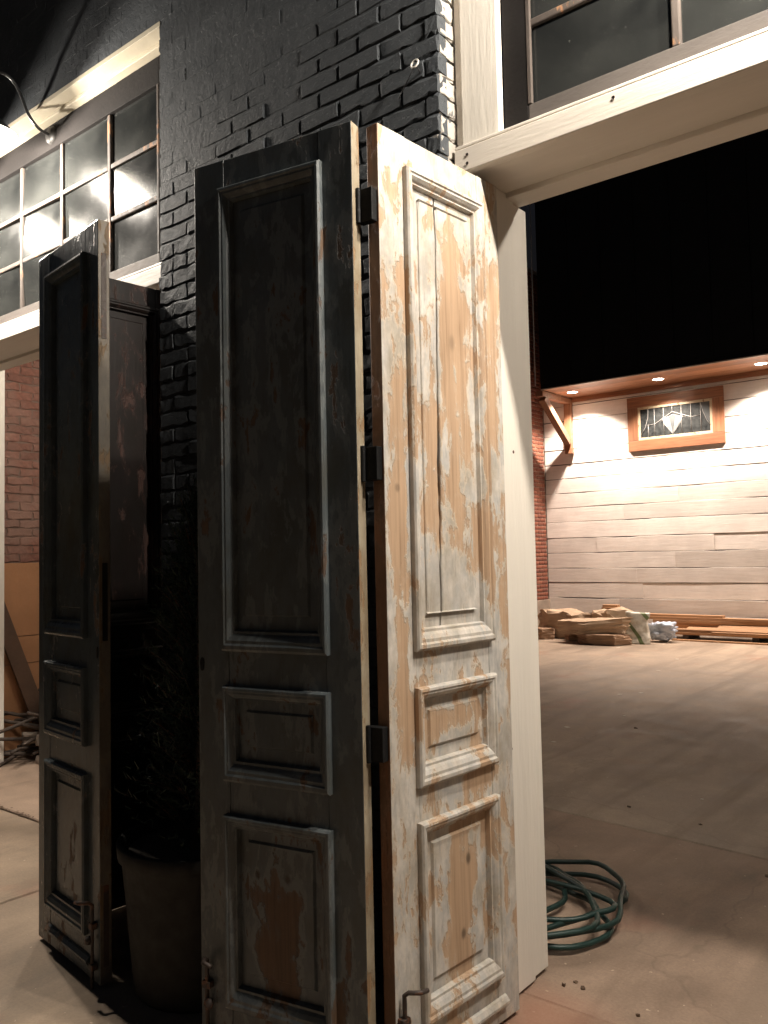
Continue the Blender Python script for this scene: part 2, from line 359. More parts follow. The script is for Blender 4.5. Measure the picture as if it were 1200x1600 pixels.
# threshold strip slabs and the courtyard slabs, whose joint runs a little askew
def yj(x): return 4.385 - .105 * (x + 1.6)
xi = [-8.2, -3.2, 4.7]
for i in range(2):
    ya0 = YA + (.018 if i == 0 else .0045); slab([(xi[i] + .003, ya0), (xi[i + 1] - .003, ya0), (xi[i + 1] - .003, yj(xi[i + 1]) - .002), (xi[i] + .003, yj(xi[i]) - .002)], M_conc3)
slab([(-8.2, yj(-8.2) + .002), (4.7, yj(4.7) + .002), (4.7, 15.2), (-8.2, 15.2)], M_conc, .004)

# ------------------------------------------------------------------ charcoal painted brick facade
PX0, PX1, PY = -3.115, -1.560, 2.262         # pier corners and face
ZL = 3.95                                      # underside of the lintel
fac = empty('brick_facade', (-2.34, PY, 0), label='charcoal painted old brick facade and pier between the two door openings', cat='brick wall')
core = MB()
core.box((PX0 + .012, PY + .013, -.06), (PX1 - .012, 2.66, ZL + .02))
core.box((-9.6, PY + .013, ZL + .0215), (4.7, 2.66, 6.4))
core.box((-9.6, PY + .013, -.06), (-6.262, 2.66, ZL + .02)); core.box((1.66, PY + .013, -.06), (4.7, 2.66, ZL + .02))
core.build('mortar', M_char, fac)
def brick_mesh(L, Hh, D, seed, rough=1.0, mat=M_char):
    rnd = random.Random(seed); nx, nzz = 4, 2
    vs = []; fs = []; idx = {}
    def ch(i, n): return 1 if i in (0, n) else 0
    for lay, (yy, ins) in enumerate(((D, 0), (.0055, 0.0), (0, .0055))):
        for i in range(nx + 1):
            for k in range(nzz + 1):
                edge = i in (0, nx) or k in (0, nzz)
                if lay < 2 and not edge: continue
                x = -L / 2 + L * i / nx; z = -Hh / 2 + Hh * k / nzz
                if lay == 2:
                    x -= ins * (1 if i == nx else -1 if i == 0 else 0); z -= ins * (1 if k == nzz else -1 if k == 0 else 0)
                if lay > 0:
                    x += rnd.uniform(-.004, .004) * rough; z += rnd.uniform(-.0045, .0045) * rough
                y = yy + (rnd.uniform(-.0009, .0009) * rough if lay == 2 else rnd.uniform(-.0012, .0012) * rough if lay == 1 else 0)
                idx[lay, i, k] = len(vs); vs.append((x, y, z))
    per = [(i, 0) for i in range(nx)] + [(nx, k) for k in range(nzz)] + [(i, nzz) for i in range(nx, 0, -1)] + [(0, k) for k in range(nzz, 0, -1)]
    for lay in (0, 1):
        for q in range(len(per)):
            a, b = per[q], per[(q + 1) % len(per)]
            fs.append((idx[lay, *a], idx[lay, *b], idx[lay + 1, *b], idx[lay + 1, *a]))
    for i in range(nx):
        for k in range(nzz):
            fs.append((idx[2, i, k], idx[2, i + 1, k], idx[2, i + 1, k + 1], idx[2, i, k + 1]))
    return vs, fs
def mk(vf, name, mat):
    me = bpy.data.meshes.new(name); me.from_pydata(vf[0], [], vf[1]); me.materials.append(mat)
    me.update(); return me
CH = .0695; BL = .200; JO = .0075
rb = random.Random(4)
def leaf_hides(p):
    """is this spot on the pier behind a door leaf, seen from the street?"""
    q = project(p)
    if q is None: return True
    x, y = q
    if x < -40 or x > 1240 or y < -60: return True
    if 306 < x < 770 and y > 262 - (x - 309) * .31: return True
    if x < 256 and y > 340: return True
    return y > 1000
want = []; rest = MB()
V_ST = [brick_mesh(BL - JO, CH - JO, .05, 10 + k, .55) for k in range(9)]
V_RG = [brick_mesh(BL - JO, CH - JO, .05, 40 + k, 1.5) for k in range(7)]
V_HD = [brick_mesh(.1 - JO, CH - JO, .05, 70 + k, .8) for k in range(5)]
ME = {}
row = 0; z = CH / 2
while z < 4.9:
    x = PX0 + (0 if row % 2 == 0 else -BL / 2); first = True
    header_row = row % 7 == 5 and z < 3.0
    while x < PX1 - .02:
        L = .1 if header_row else BL
        x0, x1 = max(x, PX0), min(x + L, PX1)
        if x1 - x0 > .03:
            cx = (x0 + x1) / 2; sx = (x1 - x0) / L
            u = (cx - PX0) / (PX1 - PX0)
            # thick paint fills the joints high on the left, the joints stay open low down and towards the right corner
            sm = max(0, min(1, (z - 2.72 - .42 * u + .30 * nz((cx, 0, z), 2.1)) * 2.0)) * (1 - max(0, (u - .62) / .38) * .8)
            proud = .0082 + .0064 * sm + rb.uniform(-.0042, .0030) * (1 - .8 * sm)
            rough = sm < .35
            vf = rb.choice(V_HD if header_row else (V_RG if rough else V_ST))
            want.append((cx, z, sx, proud, vf, 'h' if header_row else 's'))
        x += L
    z += CH; row += 1
vis = [w for w in want if not leaf_hides((w[0], PY, w[1]))]
vis.sort(key=lambda w: w[0] * w[0] + (w[1] - 1.5) ** 2); vis = vis[:300]; vset = set(id(w) for w in vis)
def add_rest(mb, vf, loc, sx=1, axis='x'):
    if axis == 'x': vs = [(p[0] * sx + loc[0], p[1] + loc[1], p[2] + loc[2]) for p in vf[0]]
    else: vs = [(-p[1] + loc[0], p[0] * sx + loc[1], p[2] + loc[2]) for p in vf[0]]
    mb.add(vs, vf[1])
for w in want:
    cx, z, sx, proud, vf, t_ = w
    loc = (cx, PY - .002 + proud, z)
    if id(w) in vset:
        k = id(vf)
        if k not in ME: ME[k] = mk(vf, 'brick', M_char)
        link_copy(ME[k], 'brick', fac, Vector(loc) - fac.location, scale=(sx, 1, 1), rot=(0, RAD(rb.uniform(-.6, .6)), RAD(rb.uniform(-.5, .5))))
    else: add_rest(rest, vf, loc, sx)
pale = MB()
# brick ends on the pier's two returns and courses over the openings
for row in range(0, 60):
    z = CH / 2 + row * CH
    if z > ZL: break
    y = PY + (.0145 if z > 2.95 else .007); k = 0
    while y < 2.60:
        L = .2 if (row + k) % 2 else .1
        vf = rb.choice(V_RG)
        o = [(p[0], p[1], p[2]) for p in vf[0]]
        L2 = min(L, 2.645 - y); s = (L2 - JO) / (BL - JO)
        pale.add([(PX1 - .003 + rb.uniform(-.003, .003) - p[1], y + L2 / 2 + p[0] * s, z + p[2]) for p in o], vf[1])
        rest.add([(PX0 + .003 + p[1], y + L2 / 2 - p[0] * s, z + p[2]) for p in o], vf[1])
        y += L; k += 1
z = ZL + .006 + CH / 2; row = 0
while z < 6.3:
    for (xa, xb) in ((-8.0, PX0 + .0), (PX1 + .0, 2.6)):
        x = xa - (BL / 2 if row % 2 else 0)
        while x < xb - .02:
            x0, x1 = max(x, xa), min(x + BL, xb)
            if x1 - x0 > .03: add_rest(rest, rb.choice(V_ST), ((x0 + x1) / 2, PY + .0126 + rb.uniform(-.0005, .0005), z), (x1 - x0) / BL)
            x += BL
    z += CH; row += 1
o = rest.build('brickwork', M_char, fac, kind='stuff')
pale.build('reveal_brickwork', painted('pale_reveal', (.34, .315, .28), .3, .75, .6, 45, wear=(.07, .07, .07), wcut=.60), fac, kind='stuff')  # bricks of the right return, coloured paler than the charcoal front
# steel lintel soffits lined with cream boards
for (xa, xb) in ((-6.262, PX0 + .0115), (PX1 - .0115, 1.66)):
    MB().box((xa, PY + .010, ZL - .004), (xb, 2.345, ZL + .0205)).build('lintel_board', M_cream, fac, bevel=.002)
    MB().box((xa, 2.345, ZL - .022), (xb, 2.44, ZL + .0205)).build('lintel_moulding', M_cream, fac, bevel=.004)

# screw eye in the brick
se = empty('screw_eye', (-1.634, PY, 3.167), label='small metal screw eye with a wire end fixed into the brick pier', cat='screw eye')
ring = [(.015 * cos(a), -.028 + .004 * sin(a), .015 * sin(a)) for a in [2 * pi * k / 14 for k in range(15)]]
MB().tube(ring, .0035, 6, False).build('ring', painted('zinc', (.5, .48, .44), .2, .35, .2, 60), se, **local(se), smooth=True)
MB().tube([(0, -.014, -.006), (-.002, .012, -.02)], .003, 6).build('shank', M_iron, se, **local(se), smooth=True)
MB().tube([(.0, -.03, -.012), (-.02, -.03, -.035), (-.05, -.022, -.06), (-.085, -.012, -.085)], .002, 5).build('wire_end', M_iron, se, **local(se), smooth=True)

# ------------------------------------------------------------------ white timber opening frames
def opening(xa, xb, label, loc, cw=.125):
    """jambs, head beam; xa..xb is the clear opening"""
    r = empty('opening_frame', loc, label=label, cat='door frame')
    B = lambda a, b, n, m=M_frame, bev=.003: MB().box(a, b).build(n, m, r, bevel=bev)
    B((xa - .045, 2.338, 2.792), (xb + .045, 2.372, 2.872), 'beam_fascia', M_beam)
    B((xa - .045, 2.3735, 2.800), (xb + .045, 2.600, 2.868), 'beam_soffit', M_beam)
    B((xa - .045, 2.6015, 2.782), (xb + .045, 2.705, 2.872), 'beam_stop', M_beam)
    B((xa - .045, 2.340, 2.8735), (xb + .045, 2.43, 2.886), 'sill_ledge', M_beam)
    for s, x in ((-1, xa), (1, xb)):
        def J(d0, d1, y0, y1, z0, z1, n, m=M_frame):
            xs_ = sorted((x + s * d0, x + s * d1)); return B((xs_[0], y0, z0), (xs_[1], y1, z1), n, m)
        J(0, .05, 2.452, 2.650, .012, 2.7995, 'jamb_board')
        J(.006, .05, 2.6515, 2.752, .018, 2.781, 'jamb_board')
        J(.004, .05, 2.375, 2.4505, .02, 2.799, 'jamb_board')
        # tall casing beside the transom
        J(-cw, .020, 2.352, 2.384, 2.887, ZL - .024, 'transom_casing')
        J(.021, .050, 2.366, 2.384, 2.887, ZL - .024, 'casing_return', M_beam)
    return r
of_r = opening(-1.507, 1.60, 'white timber frame of the opening beside the peeling door, hose behind its jamb', (-1.5, 2.55, 0))
of_l = opening(-6.215, -3.165, 'white timber frame of the opening with the lit gooseneck lamp over it', (-4.7, 2.55, 0), .022)
# nail holes and a chipped notch on the near jamb
for (y, z) in ((2.50, 1.205), (2.475, .155), (2.53, .83), (2.49, 2.36), (2.60, 1.86)):
    MB().lathe([(.0005, .0), (.006, .0), (.007, -.002)], (0, 0, 0), 8, Matrix.Rotation(pi / 2, 4, 'Y')).build('nail_head', M_rust, of_r, off=(-(-1.5065 - of_r.location.x), -(y - of_r.location.y), -z), smooth=True)
for x_, z_ in ((-1.50, 2.845), (-1.50, 2.815), (-.98, 2.85)):
    MB().lathe([(.0005, .0), (.005, .0), (.006, .002)], (0, 0, 0), 8, Matrix.Rotation(pi / 2, 4, 'X')).build('nail_head', M_rust, of_r, off=(-(x_ - of_r.location.x), -(2.3375 - of_r.location.y), -z_), smooth=True)

# ------------------------------------------------------------------ transom windows
def transom(x0, x1, cols, label, loc, tilts={}):
    r = empty('transom_window', loc, label=label, cat='window')
    ya, yb = 2.3855, 2.4285
    zb, zt = 2.888, ZL - .024
    gz = [2.962, 3.238, 3.514, 3.790]
    B = lambda a, b, n, m, bev=.003: MB().box(a, b).build(n, m, r, bevel=bev)
    gx = [cols[0]] + list(cols[1:-1]) + [cols[-1]]
    B((x0, ya, zb), (gx[0], yb, zt), 'stile', M_sash); B((gx[-1], ya, zb), (x1, yb, zt), 'stile', M_sash)
    B((gx[0] + .0005, ya + .001, zb), (gx[-1] - .0005, yb - .001, gz[0]), 'bottom_rail', M_rail)
    B((gx[0] + .0005, ya + .001, gz[3]), (gx[-1] - .0005, yb - .001, zt), 'top_rail', M_sash)
    mw = .013
    for x in gx[1:-1]: B((x - mw, ya + .006, gz[0] + .0005), (x + mw, yb - .006, gz[3] - .0005), 'muntin', M_munt, .005)
    ex = gx
    for i in range(len(ex) - 1):
        a = ex[i] + (mw + .0005 if i else .0005); b = ex[i + 1] - (mw + .0005 if i < len(ex) - 2 else .0005)
        for z in gz[1:3]: B((a, ya + .008, z - mw), (b, yb - .008, z + mw), 'muntin', M_munt, .005)
        for k in range(3):
            c = Vector(((a + b) / 2, ya + .022, (gz[k] + gz[k + 1]) / 2))
            w_, h_ = (b - a) / 2 + .004, (gz[k + 1] - gz[k]) / 2 - mw + .010
            me = MB().box((-w_, -.0015, -h_), (w_, .0015, h_)).mesh('pane', M_glass)
            tx, tz = tilts.get((i, k), (random.uniform(-.25, .25), random.uniform(-.25, .25)))
            link_copy(me, 'pane', r, c - r.location, rot=(RAD(tx), 0, RAD(tz)))
        # thin glazing putty beside each stile edge
    for x, s in ((gx[0], 1), (gx[-1], -1)):
        xs_ = sorted((x, x + s * .014)); B((xs_[0], ya - .002, gz[0] + .001), (xs_[1], ya + .012, gz[3] - .001), 'glazing_bead', M_munt, .002)
    return r
random.seed(8)
transom(-6.19, -3.19, [-6.08, -5.62, -5.04, -4.59, -4.155, -3.70, -3.27], 'many paned old transom window reflecting the lit gooseneck lamp', (-4.7, 2.42, 2.887), {(4, 1): (1.0, -.9), (2, 0): (3.0, 1.5), (3, 1): (-2.5, 1.8), (2, 1): (-2.5, 1.6), (3, 0): (3.0, 1.5), (2, 2): (-2.0, 1.0), (3, 2): (-2.0, 1.5)})
transom(-1.381, 1.474, [-1.290, -.806, -.33, .14, .61, 1.0, 1.38], 'dark paned old transom window above the wide white beam by the peeling door', (0, 2.42, 2.887))

# ------------------------------------------------------------------ bifold doors
LW, LH, LT = .600, 2.742, .044
PROF = [(0, .0), (0, .016), (.005, .022), (.012, .0225), (.016, .018), (.022, .018), (.030, .011), (.035, .004), (.040, .004), (.043, -.0125)]
PANELS = [(.108, 1.205, .497, 2.645), (.108, .815, .497, 1.100), (.108, .148, .497, .715)]   # outer moulding rects, leaf-local
def ring_faces(mb, rect, prof, side, kb=1.5):
    u0, z0, u1, z1 = rect; m = len(prof)
    for j in range(m):
        t, d = prof[j]; v = side * (LT / 2 + d); tb = t * kb
        mb.v += [(u0 + t, v, z0 + tb), (u1 - t, v, z0 + tb), (u1 - t, v, z1 - t), (u0 + t, v, z1 - t)]
    n0 = len(mb.v) - 4 * m
    for j in range(m - 1):
        for k in range(4):
            k2 = (k + 1) % 4; q = (n0 + 4 * j + k, n0 + 4 * j + k2, n0 + 4 * j + 4 + k2, n0 + 4 * j + 4 + k)
            mb.f.append(q if side < 0 else q[::-1])
def frustum(mb, rect, side, d0, d1, ins):
    u0, z0, u1, z1 = rect
    mb.v += [(u0, side * d0, z0), (u1, side * d0, z0), (u1, side * d0, z1), (u0, side * d0, z1),
             (u0 + ins, side * d1, z0 + ins), (u1 - ins, side * d1, z0 + ins), (u1 - ins, side * d1, z1 - ins), (u0 + ins, side * d1, z1 - ins)]
    n = len(mb.v) - 8
    for q in ((4, 5, 6, 7), (0, 1, 5, 4), (1, 2, 6, 5), (2, 3, 7, 6), (3, 0, 4, 7)):
        q = tuple(n + i for i in q); mb.f.append(q if side < 0 else q[::-1])
def split_board(mb, u_of_z, u_end, z0, z1, side, d0, d1, seg=36):
    """one half of a cracked panel field: ragged along the crack"""
    n = len(mb.v)
    for i in range(seg + 1):
        z = z0 + (z1 - z0) * i / seg; u = u_of_z(z)
        mb.v += [(u, side * d0, z), (u, side * d1, z), (u_end, side * d1, z), (u_end, side * d0, z)]
    for i in range(seg):
        a = n + 4 * i
        for k in range(3): mb.f.append((a + k, a + k + 1, a + k + 5, a + k + 4))
    mb.f.append((n, n + 1, n + 2, n + 3)); e = n + 4 * seg; mb.f.append((e + 3, e + 2, e + 1, e))
def bolt(leaf, u, s, side, mat=M_rust):
    """surface bolt at the foot of a leaf: rod, cranked handle, guides"""
    v = side * (LT / 2 + .014); hv = side * (LT / 2 + .055)
    MB().tube([(u, v, -.015), (u, v, .25), (u, v, .272), (u + s * .004, v + side * .012, .282), (u + s * .02, hv, .285), (u + s * .052, hv, .280)], .0065, 8).build('bolt_rod', mat, leaf, **local(leaf), smooth=True)
    for z in (.05, .19): MB().box((u - .016, min(side * LT / 2, v + side * .009), z), (u + .016, max(side * LT / 2, v + side * .009), z + .022)).build('bolt_guide', mat, leaf, **local(leaf), bevel=.003)
    MB().lathe([(.001, .016), (.012, .012), (.016, 0), (.012, -.012), (.001, -.016)], (u + s * .012, v + side * .008, .150), 10).build('bolt_knob', mat, leaf, **local(leaf), smooth=True)
def make_leaf(parent, p0, p1, m_front, m_back, m_e0, m_e1, label, crack=False, lock=None, front_bolt=None, seed=0):
    """p0 -> p1 lies along the visible face; that face is side -1 (to the right of p0->p1 is the other one)"""
    d = Vector((p1[0] - p0[0], p1[1] - p0[1])); L = d.length; a = math.atan2(d.y, d.x)
    nx, ny = -sin(a), cos(a)
    leaf = bpy.data.objects.new('door_leaf', None); COL.objects.link(leaf); leaf.empty_display_size = .1; leaf.parent = parent
    leaf.location = Vector((p0[0] + nx * LT / 2, p0[1] + ny * LT / 2, .016)) - parent.location; leaf.rotation_euler = (0, 0, a)
    leaf['label'] = label; leaf.scale = (L / LW, 1, 1)
    K = local(leaf); T = LT / 2
    def two(mb_f, mb_b, name, front=None):
        """front and back skins keep their own paint inside one piece"""
        me = bpy.data.meshes.new(name)
        n = len(mb_f.v); me.from_pydata(mb_f.v + mb_b.v, [], mb_f.f + [tuple(i + n for i in f) for f in mb_b.f])
        me.materials.append(m_front if front is None else front); me.materials.append(m_back)
        for i, p in enumerate(me.polygons): p.material_index = 0 if i < len(mb_f.f) else 1
        me.update(); o = bpy.data.objects.new(name, me); COL.objects.link(o); o.parent = leaf; return o
    def member(name, u0, u1, z0, z1, t, e0=None, e1=None, bev=.0025):
        o = MB().box((u0, -t, z0), (u1, t, z1)).build(name, m_front, leaf, **K, bevel=bev)
        me = o.data; me.materials.append(m_back); me.materials.append(e0 or m_front); me.materials.append(e1 or m_front)
        for p in me.polygons:
            if p.normal.y > .5: p.material_index = 1
            elif p.normal.x < -.5 and e0: p.material_index = 2
            elif p.normal.x > .5 and e1: p.material_index = 3
        return o
    member('stile', 0, .122, 0, LH, T, e0=m_e0); member('stile', .483, LW, 0, LH, T, e1=m_e1)
    for z0, z1 in ((2.63, LH - .001), (1.085, 1.222), (.70, .832), (0, .165)): member('rail', .1225, .4825, z0, z1, T - .0012)
    # kick strip at the foot
    for s in (-1, 1):
        f = MB(); prof = [(0, .0), (0, .010), (.010, .018), (.018, .018), (.030, .008), (.034, 0)]
        for (u) in (.112, .520):
            for (t, dd) in prof: f.v.append((u, s * (T + dd), .048 + t))
        m = len(prof)
        for j in range(m - 1):
            q = (j, m + j, m + j + 1, j + 1); f.f.append(q if s < 0 else q[::-1])
        f.f.append(tuple(range(m))); f.f.append(tuple(range(2 * m - 1, m - 1, -1)))
        f.build('kick_strip', m_front if s < 0 else m_back, leaf, **K)
    for pi_, rect in enumerate(PANELS):
        u0, z0, u1, z1 = rect
        for s in (-1, 1):
            r = MB(); ring_faces(r, rect, PROF, s); r.build('panel_moulding', m_front if s < 0 else m_back, leaf, **K)
        # flat panel, set back
        f, b = MB(), MB(); ir = (u0 + .03, z0 + .04, u1 - .03, z1 - .03)
        f.box((ir[0], -.0085 if not (crack and pi_ == 0) else -.0025, ir[1]), (ir[2], -.002, ir[3])); b.box((ir[0], -.0019, ir[1]), (ir[2], .0085, ir[3]))
        fi = .075 if pi_ == 0 else .072
        fr = (u0 + fi, z0 + fi + .03, u1 - fi, z1 - fi)
        frustum(b, fr, 1, .0084, .0165, .006)
        if not (crack and pi_ == 0):
            frustum(f, fr, -1, .0084, .0165, .006); two(f, b, 'panel')
        else:
            two(f, b, 'panel', M_gap)  # dark core colour paints in the shade inside the crack
            rr = random.Random(3); wob = [rr.uniform(-.0028, .0028) for _ in range(60)]
            zs0, zs1 = fr[1] - .055, fr[3] + .04
            def cu(z, w):
                i = (z - zs0) / (zs1 - zs0) * 40; k = int(i); q = wob[k] * (1 - i + k) + wob[k + 1] * (i - k)
                tt = (z - zs0) / (zs1 - zs0)
                wd = .0026 + .0048 * max(0, 1 - abs(tt - .36) / .2) + .0010 * (sin(tt * 21) > .1)
                return .258 + .016 * (tt - .5) + q + w * wd
            for sd, ue in ((-1, fr[0]), (1, fr[2])):
                q = MB(); split_board(q, lambda z, sd=sd: cu(z, sd), ue, fr[1] - .0, fr[3], -1, .0110, .0175); q.build('panel_board', m_front, leaf, **K, bevel=.0045)
                q = MB(); split_board(q, lambda z, sd=sd: cu(z, sd), ir[0] + .001 if sd < 0 else ir[2] - .001, zs0 + .0, zs1 + .03, -1, .0026, .0112); q.build('panel_board', m_front, leaf, **K, bevel=.001)
    if front_bolt is not None: bolt(leaf, front_bolt[0], front_bolt[1], -1)
    if lock is not None:
        ue, s = lock           # lock stile edge: keyhole, flush bolt, lock plate
        uc = ue - s * .016 if s > 0 else ue + .016
        q = MB(); n = 10
        for k in range(n): q.v.append((uc + .008 * cos(2 * pi * k / n), -T - .0022, 1.165 + .016 * sin(2 * pi * k / n) - (.010 if sin(2 * pi * k / n) < 0 else 0)))
        for k in range(n): q.v.append((q.v[k][0], -T + .001, q.v[k][2]))
        q.f.append(tuple(range(n))); q.f += [(k, k + n, (k + 1) % n + n, (k + 1) % n) for k in range(n)]
        q.build('keyhole', M_iron, leaf, **K)
        for z0, z1, mt in ((2.30, 2.62, M_rust), (1.20, 1.48, M_iron), (.06, .34, M_rust)):
            xs_ = sorted((ue - s * .001, ue + s * .0018))
            MB().box((xs_[0], -.010, z0), (xs_[1], .010, z1)).build('lock_plate', mt, leaf, **K, bevel=.0008)
    return leaf
def hinge(parent, c, z, rz):
    o = MB().box((-.026, -.015, -.048), (.026, .016, .048)); o.tube([(-.02, -.017, -.052), (-.02, -.017, .052)], .008, 8)
    h = o.build('hinge', M_iron, parent, off=(0, 0, 0), bevel=.002); h.location = Vector((c[0], c[1], z)) - parent.location; h.rotation_euler = (0, 0, rz); return h

bd = empty('bifold_door', (-1.52, 2.1, 0), label='tall bifold door with peeling white leaf and shaded slate leaf, hinged at the pier', cat='door')
make_leaf(bd, (-1.490, 1.845), (-1.453, 2.444), M_white, M_back, M_dedge, M_edge, 'sunlit cream white leaf with peeling paint and a cracked long panel'.replace('sunlit', 'lamplit'), crack=True, front_bolt=(.022, 1))
make_leaf(bd, (-2.118, 1.680), (-1.540, 1.787), M_slate, M_back, M_edge, M_edge, 'slate grey leaf in shade with a bare wood edge', lock=(0, -1), front_bolt=(.035, 1))
for z in (2.513, 1.763, .975): hinge(bd, (-1.522, 1.831), z, RAD(6))
bl = empty('bifold_door', (-3.22, 2.1, 0), label='tall dark bifold door standing beside the potted evergreen, its lock edge outwards', cat='door')
make_leaf(bl, (-3.246, 1.842), (-3.205, 2.436), M_back, M_slate, M_dedge, M_edge, 'dark brown black leaf standing square to the facade')
make_leaf(bl, (-3.258, 1.776), (-2.698, 1.698), M_slate2, M_back, M_dedge, M_ledge, 'glossy slate blue leaf with a pale lock edge', lock=(LW, 1), front_bolt=(LW - .035, -1))
for z in (2.513, 1.763, .975): hinge(bl, (-3.268, 1.836), z, RAD(-6))

# ------------------------------------------------------------------ gooseneck lamps
M_enamel = painted('white_enamel', (.8, .78, .74), .03, .3, .05, 30)
M_shade = painted('black_enamel', (.02, .02, .021), .2, .35, .1, 60)
M_bulb = glow('lit_bulb', (1.0, .90, .74), 60.0)
def goose(x, label, inner=False, power=LAMP_W):
    yl, zr = 2.03, 3.735
    r = empty('gooseneck_lamp', (x, 2.36, 3.86), label=label, cat='wall lamp', group=None)
    K = local(r)
    RX = Matrix.Rotation(pi / 2, 4, 'X')
    yw = 2.408 - 2.36
    MB().lathe([(.002, .045), (.030, .045), (.045, .034), (.052, .018), (.052, 0.0), (.002, 0.0)], (0, yw, 0), 20, RX).build('wall_canopy', painted('grey_canopy', (.012, .011, .010), .3, .5, .5, 70, spec=.25), r, **K, smooth=True)
    y2 = yl - 2.36; z2 = zr - 3.86
    pts = [(0, yw - .04, 0)]
    ctrl = [(0, yw - .04, 0), (0, yw - .10, .012), (0, yw - .16, .07), (0, yw - .20, .155), (0, yw - .245, .215), (0, yw - .30, .232), (0, y2 + .005, .195), (0, y2, .13), (0, y2, z2 + .115)]
    def cr(P, t):
        k = min(int(t), len(P) - 2); f = t - k; a, b, c, d = [Vector(P[max(0, min(len(P) - 1, k + q))]) for q in (-1, 0, 1, 2)]
        return .5 * ((2 * b) + (c - a) * f + (2 * a - 5 * b + 4 * c - d) * f * f + (3 * b - a - 3 * c + d) * f ** 3)
    MB().tube([cr(ctrl, (len(ctrl) - 1) * i / 40) for i in range(41)], .0085, 10).build('arm', M_shade, r, **K, smooth=True)
    c = (0, y2, z2)
    sh = MB().lathe([(.024, .150), (.030, .120), (.034, .105), (.075, .068), (.115, .028), (.143, 0), (.148, -.004), (.145, -.006)], c, 32)
    sh.build('shade', M_shade, r, **K, smooth=True)
    MB().lathe([(.143, -.003), (.112, .022), (.072, .062), (.03, .095), (.002, .098)], c, 32).build('shade_lining', M_enamel, r, **K, smooth=True)
    MB().lathe([(.002, .09), (.022, .085), (.026, .05), (.045, .015), (.052, -.015), (.046, -.04), (.025, -.056), (.002, -.06)], c, 20).build('bulb', M_bulb, r, **K, smooth=True)
    ld = bpy.data.lights.new('lamp_light', 'POINT'); ld.energy = power; ld.color = LAMP_COL; ld.shadow_soft_size = .03
    lo = bpy.data.objects.new('lamp_light', ld); COL.objects.link(lo); lo.parent = r; lo.location = (0, y2, z2 - .078)
    if inner: r.rotation_euler = (0, 0, pi); r.location = (x, 2.70, 3.40)
    return r
goose(-4.24, 'lit black gooseneck lamp above the opening, the one closer to the pier')
goose(-5.06, 'lit black gooseneck lamp above the opening, the one farther from the pier')
goose(-.42, 'lit black gooseneck lamp over the beam by the peeling door, nearer the pier')
goose(.40, 'lit black gooseneck lamp over the beam by the peeling door, farther from the pier')

goose(-4.7, 'added unseen gooseneck lamp on the courtyard side of the facade, lighting the dull red brick', True, 90.0)  # lamp added out of view to brighten the inner brick
goose(.05, 'added unseen gooseneck lamp on the courtyard side of the facade, above the coiled hose bay', True, 75.0)  # second lamp added out of view, fill for the courtyard floor

# ------------------------------------------------------------------ potted evergreen in the niche
pe = empty('potted_evergreen', (-2.47, 1.962, .0), label='dark cone shaped evergreen in a big round pot between the folded doors', cat='potted plant')
K = local(pe)
MB().lathe([(.002, .002), (.225, .002), (.235, .02), (.262, .33), (.275, .46), (.288, .465), (.292, .515), (.272, .517), (.262, .49), (.25, .47)], (0, 0, 0), 32).build('pot', painted('brown_glazed_pot', (.022, .020, .017), .3, .8, .3, 20), pe, **K, smooth=True)
MB().lathe([(.254, .48), (.12, .495), (.002, .49)], (0, 0, 0), 24).build('soil', M_dirt, pe, **K, smooth=True)
MB().tube([(0, 0, .40), (.01, 0, .7), (-.005, .01, 1.1), (0, 0, 1.6)], [.028, .022, .014, .004], 8).build('trunk', M_rust, pe, **K, smooth=True)
rf = random.Random(11); fol = MB(); twg = MB()
for k in range(900):
    h = rf.random() ** .8; z = .50 + 1.22 * h; rad = (.27 * (1 - h) ** .6 + .03) * rf.uniform(.5, 1.08); an = rf.uniform(0, 2 * pi)
    base = Vector((rad * .35 * cos(an), rad * .35 * sin(an), z - .05)); tip = Vector((rad * cos(an), rad * sin(an), z + rf.uniform(-.01, .09)))
    if k % 3 == 0: twg.tube([base, (base + tip) / 2 + Vector((0, 0, .006)), tip], [.003, .002, .001], 4, False)
    dirv = (tip - base).normalized()
    for q in range(9):
        t = .25 + .75 * q / 8; c = base.lerp(tip, t); sd = Vector((rf.uniform(-1, 1), rf.uniform(-1, 1), rf.uniform(-.5, 1))).normalized()
        e = c + (dirv * .5 + sd).normalized() * rf.uniform(.018, .034); w = dirv.cross(sd).normalized() * .0028
        fol.add([c - w, c + w, e + w * .4, e - w * .4], [(0, 1, 2, 3)])
fol.build('foliage', painted('evergreen_needles', (.018, .035, .018), .4, .6, .2, 40), pe, **K)
twg.build('twigs', M_rust, pe, **K)

# ------------------------------------------------------------------ garden hose
rh = random.Random(21); hp = []
turns = 6
for k in range(turns * 40 + 22):
    a = 2 * pi * k / 40; tn = k / 40
    w1 = .33 + .07 * sin(tn * 2.3 + .5) + .035 * sin(tn * 5.1); w2 = .33 + .08 * sin(tn * 1.7 + 2) + .035 * cos(tn * 4.3)
    cx = -1.87 + .11 * sin(tn * 1.9) + .035 * sin(tn * 6); cy = 3.17 + .12 * cos(tn * 2.6 + 1)
    if tn > 4.55:
        q_ = min(1, (tn - 4.55) * 2.5); w1 += .15 * q_; cy -= .05 * q_; w2 += .03 * q_
    kink = .018 * sin(a * 3.1 + tn * 2) + .010 * sin(a * 7.3 + tn)
    hp.append((cx + (w1 + kink) * cos(a + .4), cy + (w2 + kink) * sin(a + .4), .0135 + .012 * abs(sin(a * 1.5 + tn)) + .011 * min(tn, 5)))
MB().tube(hp, .0112, 10).build('garden_hose', painted('teal_hose_rubber', (.0065, .027, .022), .25, .48, .15, 60), off=(0, 0, 0), smooth=True, label='dark teal garden hose lying coiled on the concrete behind the white jamb', cat='hose')

